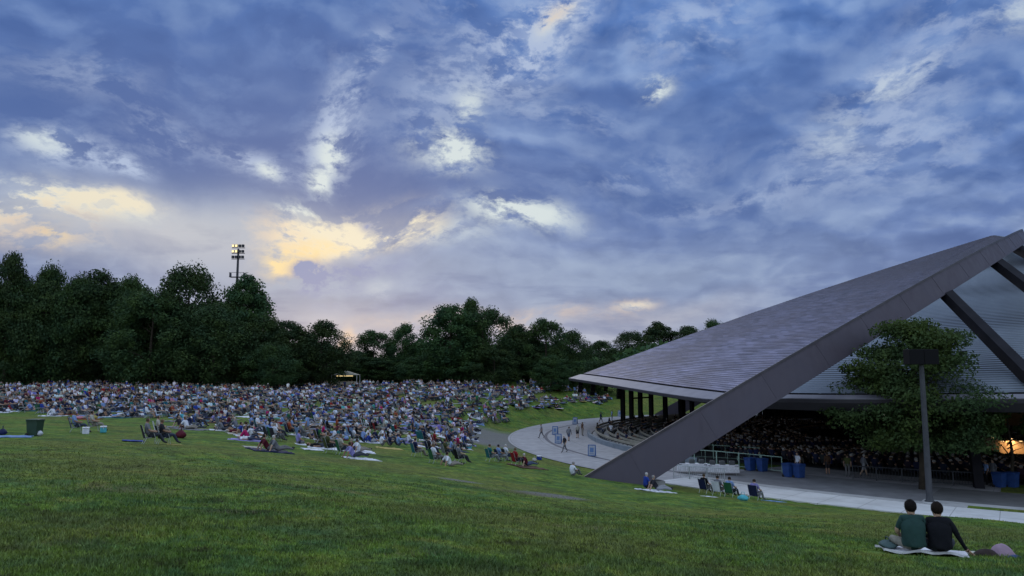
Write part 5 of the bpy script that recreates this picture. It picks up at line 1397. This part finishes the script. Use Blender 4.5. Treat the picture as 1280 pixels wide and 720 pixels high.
for k, (u, v, c) in enumerate(((1226, 606, 'white'), (1234, 607, 'pale blue'), (1243, 605, 'grey'))): person_at(u, v, c, 'chair' if 0 else 'stand', 150 + 20 * k, f'{c} topped person standing beside the right blue bins, {["first", "second", "third"][k]} from the prop')
# musicians on the lit stage
for k in range(12):
    a = R(-15); fx, fy = -5.5 + 1.3 * (k % 3), -9 + 5.6 * (k // 3) + .4 * (k % 3)
    x, y = sc_.x + fx * math.cos(a) - fy * math.sin(a), sc_.y + fx * math.sin(a) + fy * math.cos(a)
    c = link('folding_chair', CHAIRMESH, None, (x, y, ZP + .81)); c.color = rgb('black'); c.rotation_euler = (0, 0, math.pi - .2); tag(c, 'black chair of a musician on the lit stage', 'folding chair', 'chairs on the stage')
    o = link('person', BODY['chair'][0], None, (x, y, ZP + .81)); o.color = rgb('white'); o.rotation_euler = (0, 0, math.pi - .2); tag(o, 'white jacketed musician seated on the lit stage', 'person', 'musicians on the stage')
# lit stall at the foot of the gap in the trees
p = at(432, 484, 150); z = g1(p.x, p.y); o = empty('food_stall', (p.x, p.y, z)); b = MB()
for j in range(4):
    q = [(-2.6, -1.6), (2.6, -1.6), (2.6, 1.6), (-2.6, 1.6)]; a_, c_ = q[j], q[(j + 1) % 4]; b.face([(a_[0], a_[1], 2.3), (c_[0], c_[1], 2.3), (0, 0, 3.2)])
b.build('canopy', M['cream'] if 'cream' in M else M['bench'], o)
for x_, y_ in ((-2.5, -1.5), (2.5, -1.5), (2.5, 1.5), (-2.5, 1.5)): b = MB(); b.tube([(x_, y_, 0), (x_, y_, 2.3)], .05, 6); b.build('pole', M['alu'], o)
b = MB(); b.box((0, -1.2, .5), (4.4, .6, 1.0), 0, None, .03); b.build('counter', M['bench'], o); b = MB(); b.box((0, -1.0, 2.1), (3.2, .3, .12)); b.build('lamp', M['lampyellow'], o)
tag(o, 'small stall with warm yellow light at the foot of the skyline gap', 'stall')
NOGRASS = [(CPL[0] - .3, CPL[1], .5), (CPL[0] + .3, CPL[1], .5), (CPL[0] - .55, CPL[1] + .1, .45)]
blades(330000, 'grass')

# ------------------------------------------------------------------ sky, sun
w = bpy.data.worlds.new('World'); scene.world = w; w.use_nodes = True; T = NT(w.node_tree)
for n in list(T.n): T.n.remove(n)
out = T.new('ShaderNodeOutputWorld'); bgA = T.new('ShaderNodeBackground'); bgB = T.new('ShaderNodeBackground'); addn = T.new('ShaderNodeAddShader')
sky = T.new('ShaderNodeTexSky', sky_type='NISHITA'); sky.sun_disc = False
SUN_EL, SUN_AZ = R(9), R(-14)     # behind the clouds, left of centre, low
sky.sun_elevation = SUN_EL; sky.sun_rotation = SUN_AZ; sky.air_density = 1.3; sky.dust_density = 1.5; sky.ozone_density = 2.5
T.l.new(sky.outputs[0], bgA.inputs[0]); bgA.inputs[1].default_value = NISH
D = T.new('ShaderNodeTexCoord').outputs['Generated']
Dn = T.vmath('NORMALIZE', D)
sx = T.new('ShaderNodeSeparateXYZ'); T.put(sx.inputs[0], Dn); dx, dy, dz = sx.outputs
# flat cloud deck seen in perspective
den = T.math('ADD', T.math('MAXIMUM', dz, 0.0), .10)
cv = T.new('ShaderNodeCombineXYZ'); T.put(cv.inputs[0], T.math('DIVIDE', dx, den)); T.put(cv.inputs[1], T.math('DIVIDE', dy, den)); cv.inputs[2].default_value = 3.7
P = cv.outputs[0]
def warpdir(scale, amt, det=4):
    n = T.noise(Dn, scale, det, .6, col=True); return T.vmath('ADD', Dn, T.vmath('SCALE', T.vmath('SUBTRACT', n, Vector((.5, .5, .5))), scale=amt))
W1 = warpdir(4.0, .09, 1); W2 = warpdir(15, .022, 5)
Wd = T.vmath('ADD', W1, T.vmath('SUBTRACT', W2, Dn))
def dirof(u, v): return Vector(ray(u, v)).normalized()
def blob(u, v, ru, rv, rot=0.0, vec=None, sharp=1.0):
    """soft patch round a bearing, radii given in degrees"""
    d = dirof(u, v); a = Vector((d.y, -d.x, 0)).normalized(); b = d.cross(a) * -1; b = a.cross(d)
    c, s = math.cos(rot), math.sin(rot); a2 = a * c + b * s; b2 = b * c - a * s
    vec = vec or Wd; rel = T.vmath('SUBTRACT', vec, d)
    p = T.math('DIVIDE', T.vmath('DOT_PRODUCT', rel, a2), math.radians(ru)); q = T.math('DIVIDE', T.vmath('DOT_PRODUCT', rel, b2), math.radians(rv))
    e = T.math('MULTIPLY_ADD', p, p, T.math('MULTIPLY', q, q))
    return T.math('EXPONENT', T.math('MULTIPLY', T.math('POWER', e, sharp), -1.0))
# base colour by height
base = T.ramp(dz, [(0.0, srgb(172,168,190)), (.06, srgb(138,146,188)), (.16, srgb(116,132,188)), (.30, srgb(100,126,190)), (.48, srgb(88,120,190)), (1.0, srgb(120,150,215))])
def lumps(vec, sc, octs=((1.0, .55), (2.3, .30), (5.1, .15))):
    """billowing cloud height: rounded heads at several sizes"""
    tot = None
    for f_, w_ in octs:
        v_ = T.new('ShaderNodeTexVoronoi', feature='F1'); T.put(v_.inputs['Vector'], vec); v_.inputs['Scale'].default_value = sc * f_; v_.inputs['Detail'].default_value = 0
        x_ = T.math('MULTIPLY_ADD', T.math('POWER', v_.outputs['Distance'], 1.6), -w_ * 1.15, w_); tot = x_ if tot is None else T.math('ADD', tot, x_)
    return tot
STR = T.vmath('MULTIPLY', Wd, Vector((1, 1, 1.9)))
n1 = T.noise(P, .62, 5, .54, .2); n3 = T.noise(STR, 5.5, 6, .56)
O2 = ((1.0, .6), (2.3, .4))
L0 = lumps(STR, 6.5); La = lumps(STR, 6.5, O2) if False else L0; L1 = lumps(T.vmath('ADD', STR, Vector((-.012, 0, -.030))), 6.5)
relief = T.math('SUBTRACT', L0, L1)
dens = T.math('ADD', T.math('MULTIPLY', n1, .5), T.math('MULTIPLY', n3, .5))
dark = T.ramp(dz, [(0.0, srgb(128,134,174)), (.10, srgb(96,108,160)), (.22, srgb(74,97,158)), (.5, srgb(68,100,168)), (1, srgb(90,115,185))])
lite = T.ramp(dz, [(0.0, srgb(192,184,204)), (.10, srgb(168,176,212)), (.25, srgb(158,172,218)), (.5, srgb(136,160,216)), (1, srgb(165,185,235))])
k_d = T.ramp(dens, [(.50, 0), (.66, 1)]); k_l = T.ramp(dens, [(.32, 1), (.47, 0)])
c = T.mix(T.math('MULTIPLY', k_d, .85), base, dark); c = T.mix(T.math('MULTIPLY', k_l, .6), c, lite)
def fog(lst, colr, amt):
    global c
    tot = None
    for b_ in lst:
        s_ = b_[5] if len(b_) > 5 else 1.0
        k = T.math('MULTIPLY', blob(*b_[:4], R(b_[4]) if len(b_) > 4 else 0), s_); tot = k if tot is None else T.math('ADD', tot, k)
    tot = T.math('MULTIPLY', tot, amt, clamp=True); c = T.mix(tot, c, colr)
    return tot
# torn middle-sized structure all over the deck
m1 = T.math('ADD', T.math('MULTIPLY', T.noise(STR, 7.0, 6, .56), .55), T.math('MULTIPLY', L0, .5)); m2 = T.noise(STR, 14.0, 5, .58); m3 = T.noise(P, 2.0, 5, .54, .1)
c = T.mix(T.math('MULTIPLY', T.ramp(m1, [(.60, 0), (.70, 1)]), .55), c, dark)
c = T.mix(T.math('MULTIPLY', T.ramp(m3, [(.52, 0), (.62, 1)]), .38), c, lite)
rl = T.math('MULTIPLY', relief, 1.0)
c = T.mix(T.math('MULTIPLY_ADD', rl, 3.6, 0.0, clamp=True), c, lite); c = T.mix(T.math('MULTIPLY_ADD', rl, -3.6, 0.0, clamp=True), c, dark)
STRUCT = (m1, m2, m3)
# broad dark banks
fog([(110,180,16,4.5,0,.5),(330,215,11,4,4,.7),(480,245,6,2.2,-8,.8),(660,240,7,2.2,0,.55),(790,170,9,2.5,18,.6),(1010,95,13,2.2,32,.55),(500,90,10,6,0,.6),(200,70,14,6,0,.6),(930,225,10,3,12,.5),(1000,270,10,2,6,.5),(60,120,8,5,0,.4),(1200,100,5,2.5,20,.5),(760,120,4.5,1.3,0,.6)], srgb(80,102,164), .9)
# violet middle tones low down
fog([(150,300,10,3,0,.7),(300,295,6,3,0,.8),(480,345,9,2.2,8,.5),(700,345,14,2.5,0,.55),(900,330,12,2.5,0,.4),(620,395,16,1.6,0,.5),(330,330,5,4,0,.6)], srgb(152,160,194), .75)
fog([(150,305,5,2.5,0,.6),(420,400,6,1.6,0,.7),(700,410,12,1.3,0,.6),(240,300,6,2,0,.6),(860,395,5,1,10,.5)], srgb(186,180,202), .85)
c = T.mix(T.math('MULTIPLY', T.ramp(m2, [(.53, 0), (.68, 1)]), .2), c, lite); c = T.mix(T.math('MULTIPLY', T.ramp(m2, [(.34, 1), (.46, 0)]), .22), c, dark)
c = T.mix(T.math('MULTIPLY', T.ramp(m3, [(.34, 1), (.45, 0)]), .3), c, dark)
fog([(420,285,6,2.2,0,.5),(90,280,7,2.4,0,.55),(250,285,4,1.5,0,.3)], srgb(214,204,210), .8)
# light torn patches
EDGE = T.ramp(T.math('ADD', T.math('MULTIPLY', T.noise(STR, 15, 6, .6), .6), T.math('MULTIPLY', L0, .45)), [(.44, .15), (.60, 1)])
CR = T.ramp(T.noise(STR, 34, 6, .62), [(.40, .35), (.56, 1)])
EDGE = T.math('MULTIPLY', T.ramp(T.math('ADD', T.math('MULTIPLY', T.noise(STR, 20, 7, .64), .75), T.math('MULTIPLY', L0, .30)), [(.47, .08), (.55, 1)]), CR)
def patch(lst, colr, amt):
    global c
    tot = None
    for b_ in lst:
        s_ = b_[5] if len(b_) > 5 else 1.0
        k = T.math('MULTIPLY', blob(*b_[:4], R(b_[4]) if len(b_) > 4 else 0, None, 1.3), s_); tot = k if tot is None else T.math('ADD', tot, k)
    tot = T.math('MULTIPLY', T.math('MULTIPLY', tot, EDGE), amt, clamp=True); c = T.mix(tot, c, colr)
patch([(430,160,1.9,4.2,-14,.9),(600,95,7,3.0,42,.6),(700,20,3.8,1.8,30,.8),(100,95,4,1.6,0,.35),(80,195,3.2,1.3,0,.8),(155,215,1.6,.8,0,.8),(330,200,3,1.1,-15,.75),(205,165,2.6,1.6,0,.4),(680,75,2.6,3.6,-25,.55),(1080,160,7,3,38,.5),(1120,90,3,1.0,10,.5),(860,40,5,2.4,20,.45),(790,210,6,1.3,8,.35),(900,250,6,1,0,.35),(720,150,4,1,-10,.35),(560,25,5,2,0,.25),(1230,20,4,2,0,.35),(1150,200,5,3,20,.35),(480,75,.9,1.6,-20,.8)], srgb(178,184,220), 1.15)
patch([(575,200,2.8,1.5,-6,1),(820,113,1.2,.8,0,1),(428,185,1.1,1.4,0,.8),(645,272,3.6,1.1,-3,.95),(412,218,.9,1.0,0,.9),(380,257,1.6,.6,0,.8),(55,188,1.4,.8,0,.6),(345,210,1.0,.6,-20,.7),(790,385,1.3,.4,10,.8),(20,265,3.5,1.4,0,.7),(100,270,3.8,1.1,0,.7),(1046,170,1.6,1.8,0,.22),(1120,100,2.2,1.0,15,.3),(600,140,1.2,1.6,0,.6),(480,355,1.2,.9,0,.5),(570,300,3,1.0,0,.35),(1270,25,1.2,1,0,.4),(695,22,1.6,.7,30,.6)], srgb(220,219,228), 1.35)
patch([(440,285,5.0,1.5,6,1.0),(385,300,2.4,1.8,0,1.0),(520,290,2.2,1.0,0,.8),(60,285,3.6,1.8,0,1.0),(150,262,2.5,.8,0,.6),(110,265,3,.8,0,.5)], srgb(244,222,206), 1.3)
patch([(372,316,2.2,1.2,25,1.1),(352,328,.9,.6,0,1),(64,310,.9,1.0,0,1.1),(420,300,1.6,.6,0,.5)], srgb(255,216,168), 1.0)
patch([(350,290,2.0,1.4,0,.4),(45,300,2.4,1.4,0,.6),(438,425,.8,.9,0,.9),(696,18,1.3,.6,30,.5),(620,400,9,.8,0,.4),(790,385,1.8,.6,10,.5)], srgb(235,196,178), 1.1)
# small dark cloud shapes in front of the yellow break
patch([(384,342,1.5,1.1,0,1.2),(372,330,.8,.5,0,1),(450,330,3.8,1.0,8,.9),(480,270,.9,.5,0,.8),(100,300,3.2,1.1,0,.4),(470,365,5,1.3,0,.4)], srgb(132,140,190), 1.25)
# the part of the sky overhead and behind the viewer, brighter
back = T.ramp(dz, [(.50, 0), (.85, 1)]); behind = T.ramp(dy, [(0, 1), (.35, 0)])
gain = T.math('MULTIPLY_ADD', T.math('MAXIMUM', back, behind, clamp=True), SKY_BACK, 1.0)
c = T.mix(T.math('MULTIPLY', T.math('MAXIMUM', back, behind, clamp=True), .55), c, srgb(200, 198, 200))
c = T.mix(1.0, c, C(.92, 1.04, .97), 'MULTIPLY')
T.l.new(c, bgB.inputs[0]); T.put(bgB.inputs[1], T.math('MULTIPLY', gain, SKY_GAIN))
T.l.new(bgA.outputs[0], addn.inputs[0]); T.l.new(bgB.outputs[0], addn.inputs[1]); T.l.new(addn.outputs[0], out.inputs[0])
sl = bpy.data.lights.new('sun', 'SUN'); sl.energy = SUN_E; sl.angle = R(25); sl.color = (1, .93, .84)
so = link('sun', sl, None, (0, 0, 50))
# the lamp shines along its local -Z: point it away from the bright break
sd = Vector((math.sin(SUN_AZ) * math.cos(R(28)), math.cos(SUN_AZ) * math.cos(R(28)), math.sin(R(28))))
so.rotation_euler = sd.to_track_quat('Z', 'Y').to_euler()
vs_ = scene.view_settings; vs_.view_transform = 'Standard'; vs_.look = 'None'; vs_.exposure = EXPO; vs_.gamma = 1; vs_.use_curve_mapping = False
cy = scene.cycles; cy.max_bounces = 5; cy.diffuse_bounces = 2; cy.glossy_bounces = 2; cy.transmission_bounces = 2; cy.transparent_max_bounces = 4; cy.use_denoising = True
try: cy.denoiser = 'OPENIMAGEDENOISE'
except Exception: pass
w.cycles.sampling_method = 'MANUAL'; w.cycles.sample_map_resolution = 512
